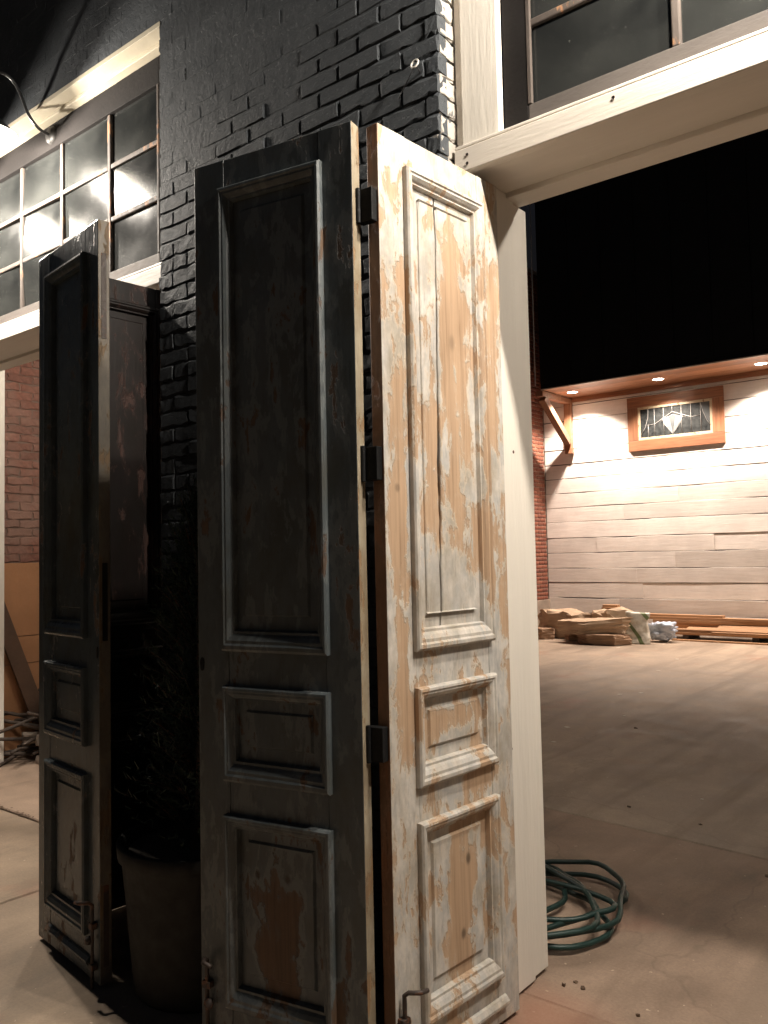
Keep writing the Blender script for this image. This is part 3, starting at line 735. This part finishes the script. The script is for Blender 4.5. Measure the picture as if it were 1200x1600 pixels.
# ------------------------------------------------------------------ far white board wall
YW, XC = 14.60, -7.78
bw = empty('board_wall', (-3, YW, 0), label='rough white plank wall under the lit wooden awning', cat='wall')
MB().box((XC - .02, YW + .024, -.06), (4.6, YW + .22, 6.9)).build('backing', M_gap, bw)
rw = random.Random(5)
seams = [.0, .355, .640, .925, 1.19, 1.48, 1.765, 2.07, 2.345, 2.62, 2.90, 3.175, 3.455, 3.73, 4.01, 4.29, 4.56]
joints = {5: [-6.75, -4.62, -2.0], 4: [-5.3, -1.4], 3: [-6.0, -3.0], 6: [-3.3, .4], 2: [-5.9, -2.4]}
def board(x0, x1, z0, z1, s):
    n = max(4, int((x1 - x0) / .16)); y = YW + rw.uniform(-.005, .004); tz = rw.uniform(-.005, .005); vs = []; tilt = rw.uniform(-.004, .004)
    for i in range(n + 1):
        x = x0 + (x1 - x0) * i / n
        zb = z0 + .005 + .008 * nz((x, s, 0), 1.3) + .004 * nz((x, s, 2), 6) + tz * (i / n - .5); zt = z1 - .005 + .008 * nz((x, s + 9, 3), 1.5) - (.010 if nz((x, s, 7), .9) > .28 else 0)
        yy = y + .004 * nz((x, s, 5), .7)
        vs += [(x, YW + .026, zb), (x, yy - tilt + .002, zb), (x, yy - tilt, zb + .004), (x, yy + tilt, zt - .004), (x, yy + tilt + .002, zt), (x, YW + .026, zt)]
    fs = []
    for i in range(n):
        a = 6 * i
        for k in range(5): fs.append((a + k, a + 6 + k, a + 7 + k, a + k + 1))
    fs.append((0, 1, 2, 3, 4, 5)); e = 6 * n; fs.append((e + 5, e + 4, e + 3, e + 2, e + 1, e))
    MB().add(vs, fs).build('board', M_wboard, bw)
for r in range(len(seams) - 1):
    xj = joints.get(r)
    if xj is None:
        x = XC + rw.uniform(1.4, 3.4); xj = []
        while x < 3.6: xj.append(x); x += rw.uniform(2.2, 3.8)
    ed = [XC + .012] + [x for x in xj] + [4.5]
    for a, b in zip(ed[:-1], ed[1:]): board(a + .0012, b - .0012, seams[r], seams[r + 1], r)

# leaded window on the board wall
lw = empty('leaded_window', (-5.21, YW - .03, 3.28), label='stained glass window with a fan motif in a broad brown wooden frame', cat='window')
x0, x1, z0, z1 = -6.055, -4.358, 3.285, 4.263; FWd = .190
B = lambda a, b, n, m, bev=.004: MB().box(a, b).build(n, m, lw, bevel=bev)
B((x0, YW - .048, z0), (x1, YW - .004, z0 + FWd), 'frame_board', M_wfrm, .006); B((x0, YW - .048, z1 - FWd), (x1, YW - .004, z1), 'frame_board', M_wfrm, .006)
M_wfz = wood('window_frame_wood_upright', (.27, .122, .062), (.14, .058, .028), 'z', .45)
B((x0, YW - .046, z0 + FWd + .001), (x0 + FWd, YW - .004, z1 - FWd - .001), 'frame_board', M_wfz, .006); B((x1 - FWd, YW - .046, z0 + FWd + .001), (x1, YW - .004, z1 - FWd - .001), 'frame_board', M_wfz, .006)
sx0, sx1, sz0, sz1 = x0 + FWd + .0015, x1 - FWd - .0015, z0 + FWd + .0015, z1 - FWd - .0015; sw = .042
M_sashw = painted('cream_sash', (.42, .35, .24), .15, .5, .3, 40, wear=(.2, .11, .05), wcut=.58)
B((sx0, YW - .040, sz0), (sx1, YW - .006, sz0 + sw), 'sash_rail', M_sashw); B((sx0, YW - .040, sz1 - sw), (sx1, YW - .006, sz1), 'sash_rail', M_sashw)
B((sx0, YW - .039, sz0 + sw + .001), (sx0 + sw, YW - .006, sz1 - sw - .001), 'sash_stile', M_sashw); B((sx1 - sw, YW - .039, sz0 + sw + .001), (sx1, YW - .006, sz1 - sw - .001), 'sash_stile', M_sashw)
gx0, gx1, gz0, gz1 = sx0 + sw, sx1 - sw, sz0 + sw, sz1 - sw; GW, GH = gx1 - gx0, gz1 - gz0
yg = YW - .022
def P(a, b): return (gx0 + a * GW, gz0 + b * GH)
def poly_part(pts, name, mat, y0=yg, th=.006):
    n = len(pts); q = MB(); q.v = [(x, y0, z) for x, z in pts] + [(x, y0 + th, z) for x, z in pts]
    q.f = [tuple(range(n)), tuple(range(2 * n - 1, n - 1, -1))] + [(k, (k + 1) % n, n + (k + 1) % n, n + k) for k in range(n)]
    return q.build(name, mat, lw)
M_dkg = NT('dark_leaded_glass'); _n = M_dkg.noise(14, 5, M_dkg.obj(), .6); _r = M_dkg.ramp(_n, 0, [(.3, (.012, .014, .015)), (.75, (.05, .055, .055))]); M_dkg = M_dkg.fin((_r, 0), .22, M_dkg.bump(_n, 0, .3, .004), .6)
M_frost = painted('frosted_glass', (.13, .14, .14), .2, .5, .4, 50, spec=.2); M_frost2 = painted('grey_textured_glass', (.07, .078, .08), .2, .5, .4, 50, spec=.2)
poly_part([P(0, 0), P(1, 0), P(1, 1), P(0, 1)], 'pane', M_dkg)
fan = [(.30, .55), (.37, .70), (.47, .78), (.57, .70), (.63, .55), (.55, .38), (.47, .03), (.38, .36)]
tri = [[(.47, .03), (.36, .40), (.335, .62), (.41, .66)], [(.47, .03), (.41, .66), (.47, .70)], [(.47, .03), (.47, .70), (.53, .66)], [(.47, .03), (.53, .66), (.61, .62), (.575, .40)]]
for k, t_ in enumerate(tri): poly_part([P(*p) for p in t_], 'glass_piece', (M_frost if k in (0, 3) else M_frost2), yg - .003, .004)
poly_part([P(.86, 1), P(1, 1), P(1, .25), P(.94, .45), (P(.89, .75))], 'glass_piece', M_frost2, yg - .003, .004)
M_lead = painted('lead_came', (.26, .26, .25), .2, .45, .2, 60)
def came(pts, r=.0042):
    MB().tube([(P(a, b)[0], yg - .005, P(a, b)[1]) for a, b in pts], r, 6).build('came', M_lead, lw, smooth=True)
for a in (.21, .345, .60, .735, .87): came([(a, 0 if a not in (.345, .60) else 0), (a, 1)])
came([(.47, .78), (.47, 1)]); came([(.10, .42), (.21, .44), (.30, .56), (.47, .80), (.66, .62), (.735, .55), (.87, .57)]); came([(.30, .50), (.47, .70), (.66, .56)])
came([(.0, .10), (.07, .35), (.115, .70), (.12, 1)]); came([(.87, 1), (.90, .7), (.95, .38), (1, .2)]); came([(.33, .62), (.36, .38), (.47, .03), (.58, .38), (.615, .62)])
came([(.41, .66), (.47, .03), (.53, .66)], .004); came([(.115, .0), (.115, .45)])

# awning: wooden soffit, black siding above, brackets
ZS, YF = 4.42, 13.44
aw = empty('awning', (-3, 14, ZS), label='overhanging wooden soffit under black siding along the white plank wall', cat='awning')
nb = 6
for k in range(nb):
    ya = YF + .002 + (YW - .06 - YF) * k / nb; yb2 = YF + (YW - .06 - YF) * (k + 1) / nb
    MB().box((-7.16, ya, ZS + .001 * (k % 2)), (4.4, yb2 - .002, ZS + .02)).build('soffit_board', M_soff, aw, bevel=.003)
MB().box((-7.17, YW - .055, ZS - .085), (4.4, YW - .012, ZS + .02)).build('ledger_board', M_soff, aw, bevel=.004)
MB().box((-7.18, YF - .035, ZS - .006), (4.4, YF, ZS + .014)).build('drip_edge', painted('drip_edge_metal', (.30, .24, .19), .1, .35, .1, 40), aw, bevel=.002)
MB().box((-7.19, YF, ZS + .022), (4.4, YW + .20, ZS + .10)).build('roof_deck', M_black, aw)
for k in range(19):
    xa = -7.19 + k * .61
    MB().box((xa, YF - .012, ZS + .1005), (xa + .606, YF + .04, 9.2)).add(*(lambda q: (q.v, q.f))(MB().box((xa + .575, YF - .034, ZS + .101), (xa + .604, YF - .0125, 9.2)))).build('siding_panel', M_black, aw)
MB().box((-7.19, YF + .041, 9.18), (4.4, YW + .2, 9.26)).build('roof_cap', M_black, aw)
MB().box((-7.188, YF + .0405, ZS + .101), (-7.15, YW + .19, 9.179)).build('siding_return', M_black, aw)
def bracket(x):
    b = bpy.data.objects.new('bracket', None); COL.objects.link(b); b.parent = aw; b.empty_display_size = .1
    K = dict(off=(-3, 14, ZS))
    w = .07
    MB().box((x - w, YW - .105, 3.36), (x + w, YW - .008, ZS - .001)).build('post', M_brack, b, **K, bevel=.005)
    MB().box((x - w + .002, YF - .02, ZS - .112), (x + w - .002, YW - .106, ZS - .0105)).build('arm', M_brack, b, **K, bevel=.005)
    p, q = Vector((x, YF + .10, ZS - .13)), Vector((x, YW - .11, 3.57))
    MB().bar(p, q, .125, .12).build('brace', M_brack, b, **K, bevel=.005)
bracket(-7.215); bracket(-1.9)
tag(MB().tube([(-7.27, YF - .05, 4.50), (-7.27, YF - .05, 9.0)], .012, 8).build('conduit_pipe', painted('grey_conduit', (.22, .22, .23), .1, .4, .1, 40), off=(0, 0, 0), smooth=True), 'thin grey conduit pipe rising beside the black siding', 'pipe')
# recessed lights
M_lens = glow('lit_lens', (1.0, .9, .74), 40.0); M_trimw = painted('white_light_trim', (.7, .66, .6), .05, .4, .05, 30)
for k, x in enumerate((-6.86, -5.26, -3.60, -1.95, -.30, 1.35, 3.0)):
    nm = ['by the wooden bracket', 'over the stained glass window', 'two places along from the bracket'] + ['in the farther run of the awning'] * 4
    r = empty('recessed_light', (x, 14.02, ZS), label='round lit recessed light in the awning soffit, ' + nm[k], cat='light', group='recessed soffit lights')
    K = local(r)
    MB().lathe([(.086, -.004), (.108, -.004), (.110, .0), (.110, .004)], (0, 0, 0), 24).build('trim', M_trimw, r, **K, smooth=True)
    MB().lathe([(.001, -.002), (.086, -.002), (.088, .002)], (0, 0, 0), 24).build('lens', M_lens, r, **K, smooth=True)
    ld = bpy.data.lights.new('downlight', 'SPOT'); ld.energy = DOWN_W; ld.color = DOWN_COL; ld.spot_size = RAD(128); ld.spot_blend = .55; ld.shadow_soft_size = .04
    lo = bpy.data.objects.new('downlight', ld); COL.objects.link(lo); lo.parent = r; lo.location = (0, 0, -.02)

# ------------------------------------------------------------------ red brick side walls
bs = empty('brick_side_wall', (XC, 12.5, 0), label='old red brick wall meeting the white plank wall at the corner', cat='brick wall')
MB().box((XC - .3, 9.2, -.06), (XC - .008, YW + .02, 7.0)).build('mortar', M_mort, bs)
q = MB(); rr = random.Random(9); FB = [brick_mesh(.205 - .011, .0745 - .011, .03, 200 + k, 1.2) for k in range(6)]
row = 0; z = .037
while z < 6.9:
    y = 9.25 + (.1025 if row % 2 else 0)
    while y < YW - .02:
        L = min(.205, YW - .004 - y); vf = rr.choice(FB)
        q.add([(XC + .001 + rr.uniform(-.002, .002) - p[1], y + L / 2 + p[0] * L / .205, z + p[2]) for p in vf[0]], vf[1]); y += .205
    z += .0745; row += 1
q.build('brickwork', M_red, bs, smooth=True, kind='stuff')
MB().box((XC - .003, 13.2, .01), (XC + .035, YW - .002, .60)).build('plinth', M_mort, bs, bevel=.006)
XL = -6.45
bi = empty('brick_inner_wall', (XL, 4.2, 0), label='dull red brick wall inside the opening, orange plywood at its foot', cat='brick wall')
MB().box((XL - .3, 2.70, -.06), (XL - .009, 7.6, 5.2)).build('mortar', M_mort2, bi)
rest2 = MB(); VB = [brick_mesh(.212 - .009, .0685 - .009, .04, 300 + k, 1.9) for k in range(10)]; VM = {}
cnt = 0; row = 0; z = .0345
while z < 5.1:
    y = 2.72 + (.106 if row % 2 else 0)
    while y < 7.55:
        vf = rr.choice(VB); pr = rr.uniform(-.004, .004)
        if 1.3 < z < 3.15 and 2.9 < y < 5.0 and cnt < 298:
            if id(vf) not in VM: VM[id(vf)] = mk(([(-p[1], p[0], p[2]) for p in vf[0]], vf[1]), 'brick', M_pink)
            link_copy(VM[id(vf)], 'brick', bi, (pr, y + .106 - 4.2, z)); cnt += 1
        else: rest2.add([(XL + pr - p[1], y + .106 + p[0], z + p[2]) for p in vf[0]], vf[1])
        y += .212
    z += .0685; row += 1
rest2.build('brickwork', M_pink, bi, smooth=True, kind='stuff')

MB().box((-6.44, 2.985, .002), (-6.235, 3.125, 3.3)).build('timber_post', M_frame, off=(0, 0, 0), bevel=.004, label='square white timber post standing against the dull red brick wall', cat='post')

# ------------------------------------------------------------------ things inside the left opening
for k, (z0, z1, dx) in enumerate(((.004, .71, .0), (.716, .925, .004), (.931, 1.505, .0))):
    lab = ['orange plywood panel standing on the floor at the brick wall', 'narrow orange plywood strip between two wider panels', 'topmost orange plywood panel against the dull red brick'][k]
    MB().box((XL + .006 + dx, 2.80, z0), (XL + .026 + dx, 5.4, z1)).build('plywood_sheet', M_osb, off=(0, 0, 0), bevel=.002, label=lab, cat='plywood')
MB().bar((-6.33, 3.56, .012), (-6.385, 3.02, 1.50), .028, .12).build('leaning_plank', painted('dark_plank', (.09, .05, .03), .3, .8, .4, 40), off=(0, 0, 0), bevel=.003, label='dark wooden plank leaning against the orange plywood', cat='plank')
rs = random.Random(31)
M_branch = painted('bark', (.055, .038, .028), .4, .8, .5, 50); M_scrap = painted('grey_rubble', (.22, .175, .14), .3, .85, .5, 40)
bm = []
for k in range(5):
    pts = []; a = rs.uniform(-.3, .3)
    for i in range(9):
        t = i / 8 - .5; pts.append((t * .9, .10 * sin(3 * t + k) + rs.uniform(-.015, .015), .05 * cos(4 * t + k) + rs.uniform(-.012, .012)))
    bm.append(MB().tube(pts, [.015 * (1 - .5 * abs(i / 8 - .3)) for i in range(9)], 6).mesh('cut_branch', M_branch, True))
for k in range(44):
    o = link_copy(bm[k % 5], 'cut_branch', None, (-6.14 + rs.uniform(-.14, .10), 3.56 + rs.uniform(-.25, .5), .035 + .0088 * k), rot=(rs.uniform(-.35, .35), rs.uniform(-.35, .35), rs.uniform(0, pi)))
    tag(o, 'thin dark cut branch tangled in the heap by the orange plywood', 'branch', 'branches in the heap')
def rock(name, c, size, seed, rough=.25, rz=0, tilt=(0, 0), mat=None, sub=3, soft=False, **k):
    """broken stone: convex hull of scattered points, then chipped; soft=True keeps a crumpled lump"""
    rnd = random.Random(seed); bmh = bmesh.new()
    if soft:
        bmesh.ops.create_cube(bmh, size=1.0); bmesh.ops.subdivide_edges(bmh, edges=bmh.edges[:], cuts=sub * 2, use_grid_fill=True)
        for v in bmh.verts:
            p = v.co.copy(); p = p.lerp(p.normalized() * .55, .6)
            p *= 1 + rough * .30 * nz(p, 3.0, seed) + rough * .25 * nz(p, 8, seed + 2) + rough * .12 * nz(p, 16, seed + 5)
            v.co = p
    else:
        for _ in range(15):
            a = rnd.uniform(0, 2 * pi); r = rnd.uniform(.40, .52)
            for zz in (-.5, .5):
                q = r * rnd.uniform(.84, 1.0)
                bmh.verts.new((q * cos(a) * 1.05, q * sin(a) * 1.05, zz * rnd.uniform(.72, 1.0)))
        h = bmesh.ops.convex_hull(bmh, input=bmh.verts[:]); bmesh.ops.delete(bmh, geom=[g_ for g_ in h['geom_interior'] if isinstance(g_, bmesh.types.BMVert)], context='VERTS')
        for _ in range(sub): bmesh.ops.subdivide_edges(bmh, edges=[e for e in bmh.edges if e.calc_length() > .16], cuts=1)
        bmesh.ops.triangulate(bmh, faces=bmh.faces[:])
        for v in bmh.verts:
            p = v.co.copy(); v.co = p * (1 + rough * .20 * nz(p, 4, seed) + rough * .30 * nz(p, 11, seed + 2)) + Vector((0, 0, rough * .12 * nz(p, 9, seed + 4)))
    for v in bmh.verts: v.co = Vector((v.co.x * size[0], v.co.y * size[1], v.co.z * size[2]))
    zmin = min(v.co.z for v in bmh.verts)
    for v in bmh.verts: v.co.z -= zmin
    me = bpy.data.meshes.new(name); bmh.to_mesh(me); bmh.free(); me.materials.append(mat)
    o = bpy.data.objects.new(name, me); COL.objects.link(o); o.location = c; o.rotation_euler = (tilt[0], tilt[1], rz)
    return tag(o, **k)
for k in range(24):
    rock('rubble_piece', (-6.14 + rs.uniform(-.16, .2), 3.52 + rs.uniform(-.22, .45), .001 + .065 * (k // 8)), (rs.uniform(.10, .2), rs.uniform(.08, .15), rs.uniform(.05, .09)), 60 + k, .5, rs.uniform(0, 3), mat=M_scrap, sub=1,
         label='small pale rubble piece among the cut branches', cat='rubble', group='rubble in the branch heap')

# ------------------------------------------------------------------ heap at the foot of the white wall
M_stone = painted('tan_sandstone', (.43, .32, .22), .22, .85, .7, 25); M_stone2 = painted('brown_sandstone', (.27, .175, .11), .25, .85, .7, 25)
rock('stone_slab', (-5.82, 12.78, .003), (.86, .50, .18), 1, .3, .12, mat=M_stone2, label='flat brown stone slab at the bottom of the stone pile', cat='stone')
rock('stone_slab', (-6.04, 12.92, .150), (1.20, .66, .25), 2, .35, .22, (0, -.06), mat=M_stone, label='broad tan stone slab lying on the flat bottom slab', cat='stone')
rock('stone_slab', (-6.92, 13.62, .003), (1.02, .80, .46), 3, .4, -.15, (0, .04), mat=M_stone, label='big rounded tan stone with a sloping top by the brick corner', cat='stone')
rock('stone_slab', (-6.02, 13.52, .003), (.82, .62, .52), 4, .4, .3, mat=M_stone, label='upright tan stone behind the broad slab, beside the sack', cat='stone')
rock('stone_slab', (-7.16, 13.12, .003), (.50, .34, .19), 6, .35, .1, mat=M_stone2, label='small brown stone at the end of the pile by the brick wall', cat='stone')
rock('stone_slab', (-6.50, 13.18, .003), (.50, .40, .17), 7, .35, .6, mat=M_stone2, label='brown stone wedged between the sloping stone and the broad slab', cat='stone')
# short timber offcuts stacked behind the stones
off_z = .004
for k, (w, d, h, cx, cy, rz) in enumerate(((.62, .30, .12, -6.15, 14.18, .05), (.60, .28, .10, -6.13, 14.18, -.06), (.58, .26, .10, -6.18, 14.20, .04), (.52, .25, .085, -6.15, 14.20, -.1), (.36, .24, .05, -6.30, 14.22, .08), (.30, .20, .045, -6.33, 14.22, -.05), (.27, .16, .04, -6.34, 14.22, .1))):
    M4 = Matrix.Translation((cx, cy, off_z)) @ Matrix.Rotation(rz, 4, 'Z')
    MB().box((-w / 2, -d / 2, 0), (w / 2, d / 2, h), M4).build('timber_offcut', M_lumber, off=(0, 0, 0), bevel=.004, label=['bottom', 'second lowest', 'third lowest', 'middle', 'third highest', 'second highest', 'topmost'][k] + ' timber offcut of the short stack behind the stones', cat='timber')
    off_z += h + .0005
# sack
def sack():
    q = MB(); n, m = 28, 18; rz = random.Random(2)
    for j in range(m + 1):
        t = j / m; z = .004 + .50 * t
        wx = .185 * (1 - .10 * t) + .012 * sin(7 * t); wy = .125 * (1 - t ** 1.6) + .012
        for i in range(n):
            a = 2 * pi * i / n; cx_, sy_ = cos(a), sin(a)
            ex = math.copysign(abs(cx_) ** .55, cx_) * wx; ey = math.copysign(abs(sy_) ** .6, sy_) * wy
            p = Vector((ex, ey, z)); d = 1 + .24 * nz(p, 9, 1) + .14 * nz(p, 22, 3)
            q.v.append((ex * d, ey * d + .02 * sin(4 * t), z + (.035 * nz((ex, ey, 0), 12, 4) - .05 * ex if j > m - 4 else 0)))
    for j in range(m):
        for i in range(n):
            i2 = (i + 1) % n; q.f.append((j * n + i, j * n + i2, (j + 1) * n + i2, (j + 1) * n + i))
    q.f.append(tuple(reversed(range(n)))); q.f.append(tuple(m * n + i for i in range(n)))
    return q
t = NT('printed_sack'); _m = t.obj((1, 1, 1)); _m.inputs['Rotation'].default_value = (0, RAD(38), 0)
wv = t.n('TexWave'); wv.inputs['Scale'].default_value = 1.15; wv.inputs['Distortion'].default_value = 2.5; wv.inputs['Phase Offset'].default_value = 1.0; t.l(_m, 0, wv, 0)
wr = t.ramp(wv, 0, [(.88, 0), (.92, 1)]); _nn = t.noise(20, 5, t.obj()); _c = t.ramp(_nn, 0, [(.3, (.45, .43, .36)), (.7, (.66, .64, .56))])
M_sack = t.fin(t.mix((wr, 0), (_c, 0), (.13, .17, .07)), .4, t.bump(_nn, 0, .5, .01))
so = sack().build('sack', M_sack, off=(0, 0, 0), smooth=True, label='crumpled white sack with green print standing beside the stones', cat='sack')
so.location = (-5.42, 13.13, 0); so.rotation_euler = (0, 0, .35)
po = rock('plastic_bag', (-5.18, 13.55, .003), (.40, .30, .25), 17, 1.5, .2, mat=painted('pale_blue_plastic', (.50, .56, .66), .15, .28, .6, 20), sub=5, soft=True, label='crumpled pale blue plastic bag on the floor beside the sack', cat='plastic bag')
po.data.polygons.foreach_set('use_smooth', [True] * len(po.data.polygons))
# lumber stack
def plank(x0, x1, y0, y1, z0, h, rz, label, mat=M_lumber, ry=0, name='plank', rx=0):
    cx, cy = (x0 + x1) / 2, (y0 + y1) / 2
    M4 = Matrix.Rotation(rz, 4, 'Z') @ Matrix.Rotation(ry, 4, 'Y') @ Matrix.Rotation(rx, 4, 'X')
    o = MB().box(((x0 - x1) / 2, (y0 - y1) / 2, 0), ((x1 - x0) / 2, (y1 - y0) / 2, h), M4).build(name, mat, off=(0, 0, 0), bevel=.003, label=label, cat='plywood' if 'sheet' in name else 'plank')
    o.location = (cx, cy, z0); return o
plank(-5.12, -.6, 13.74, 13.80, .004, .026, -.035, 'long thin plank lying flat on the floor along the front of the lumber stack')
for k, x in enumerate((-5.0, -3.9, -2.8, -1.2)):
    plank(x, x + .10, 13.98, 14.52, .004, .09, 0, 'short bearer under the lumber stack', name='bearer_plank', mat=M_gap)['group'] = 'bearers under the lumber stack'
plank(-5.42, -.4, 13.92, 14.12, .0945, .04, -.012, 'long front plank on the bearers of the lumber stack')
plank(-5.30, -.5, 14.13, 14.33, .0945, .045, -.006, 'long middle plank on the bearers of the lumber stack')
plank(-5.46, -.6, 14.34, 14.53, .0945, .16, 0, 'thick rear plank of the lumber stack along the white wall')
plank(-5.44, -3.45, 13.94, 14.16, .1365, .045, -.02, 'short plank lying on the front plank of the stack')
plank(-5.62, -2.2, 14.30, 14.50, .2555, .05, .004, 'plank lying on the thick rear plank')
plank(-5.72, -3.2, 14.30, 14.49, .3065, .045, -.01, 'second plank on the thick rear plank')
plank(-5.75, -4.45, 14.34, 14.48, .3525, .04, -.02, 'topmost short plank of the rear stack')
plank(-4.50, -1.2, 13.86, 14.52, .20, .022, -.03, 'tan plywood sheet tilted over the lumber stack', M_ply, 0, 'plywood_sheet', .20)
plank(-5.0, -2.6, 13.98, 14.34, .16, .018, .02, 'brown plywood sheet lying under the tan tilted sheet', M_ply, 0, 'plywood_sheet', .13)

# ------------------------------------------------------------------ litter on the concrete
rl = random.Random(77); M_leaf = painted('dry_leaf', (.10, .06, .035), .4, .8, .3, 60); M_chip = painted('paper_chip', (.78, .74, .66), .2, .8, .3, 60)
for k, (x, y, dk) in enumerate(((-3.536, 8.62, 0), (-4.196, 11.5, 0), (-3.688, 8.4, 0), (-3.379, 6.6, 0), (-3.215, 6.04, 0), (-1.612, 4.67, 1), (-1.763, 5.147, 0), (-3.188, 7.34, 0), (-1.423, 2.69, 1), (-1.361, 2.71, 1), (-1.143, 2.66, 1), (-1.127, 4.12, 1), (-2.885, 6.87, 1), (-2.05, 4.75, 1), (-5.46, 12.45, 0), (-4.0, 10.3, 0), (-1.40, 2.735, 1))):
    q = MB(); n = 7; s = rl.uniform(.012, .022) * (1.3 if y > 6 else .42 if y < 3 else .6)
    zt = .0045 if y > 4.6 else .0005
    top = [(x + s * rl.uniform(.6, 1.5) * cos(2 * pi * i / n), y + s * rl.uniform(.5, 1.1) * sin(2 * pi * i / n), zt + (rl.uniform(.002, .010) if dk else rl.uniform(.0012, .0028))) for i in range(n)]
    q.v = top + [(a, b, zt) for a, b, c in top]; q.f = [tuple(range(n))] + [(i, i + n, (i + 1) % n + n, (i + 1) % n) for i in range(n)] + [tuple(reversed(range(n, 2 * n)))]
    q.build('dry_leaf' if dk else 'paper_scrap', M_leaf if dk else M_chip, off=(0, 0, 0), label='dark dry leaf scrap lying on the concrete' if dk else 'pale paper scrap lying on the courtyard concrete', cat='leaf' if dk else 'scrap', group='dry leaves on the concrete' if dk else 'pale scraps on the concrete')
# dry leaf litter caught in the joint at the left threshold
q = MB()
for k in range(150):
    x = rl.uniform(-6.1, -3.9); y = YA + .008 + rl.gauss(0, .014); s = rl.uniform(.006, .016); a = rl.uniform(0, pi)
    e1, e2 = Vector((cos(a), sin(a), rl.uniform(-.2, .2))) * s, Vector((-sin(a), cos(a), rl.uniform(-.2, .2))) * s * .6; c = Vector((x, y, .006))
    q.add([c - e1, c - e2, c + e1, c + e2], [(0, 1, 2, 3)])
q.build('leaf_litter', M_leaf, off=(0, 0, 0), kind='stuff', label='dark leaf litter caught along the threshold joint', cat='litter')
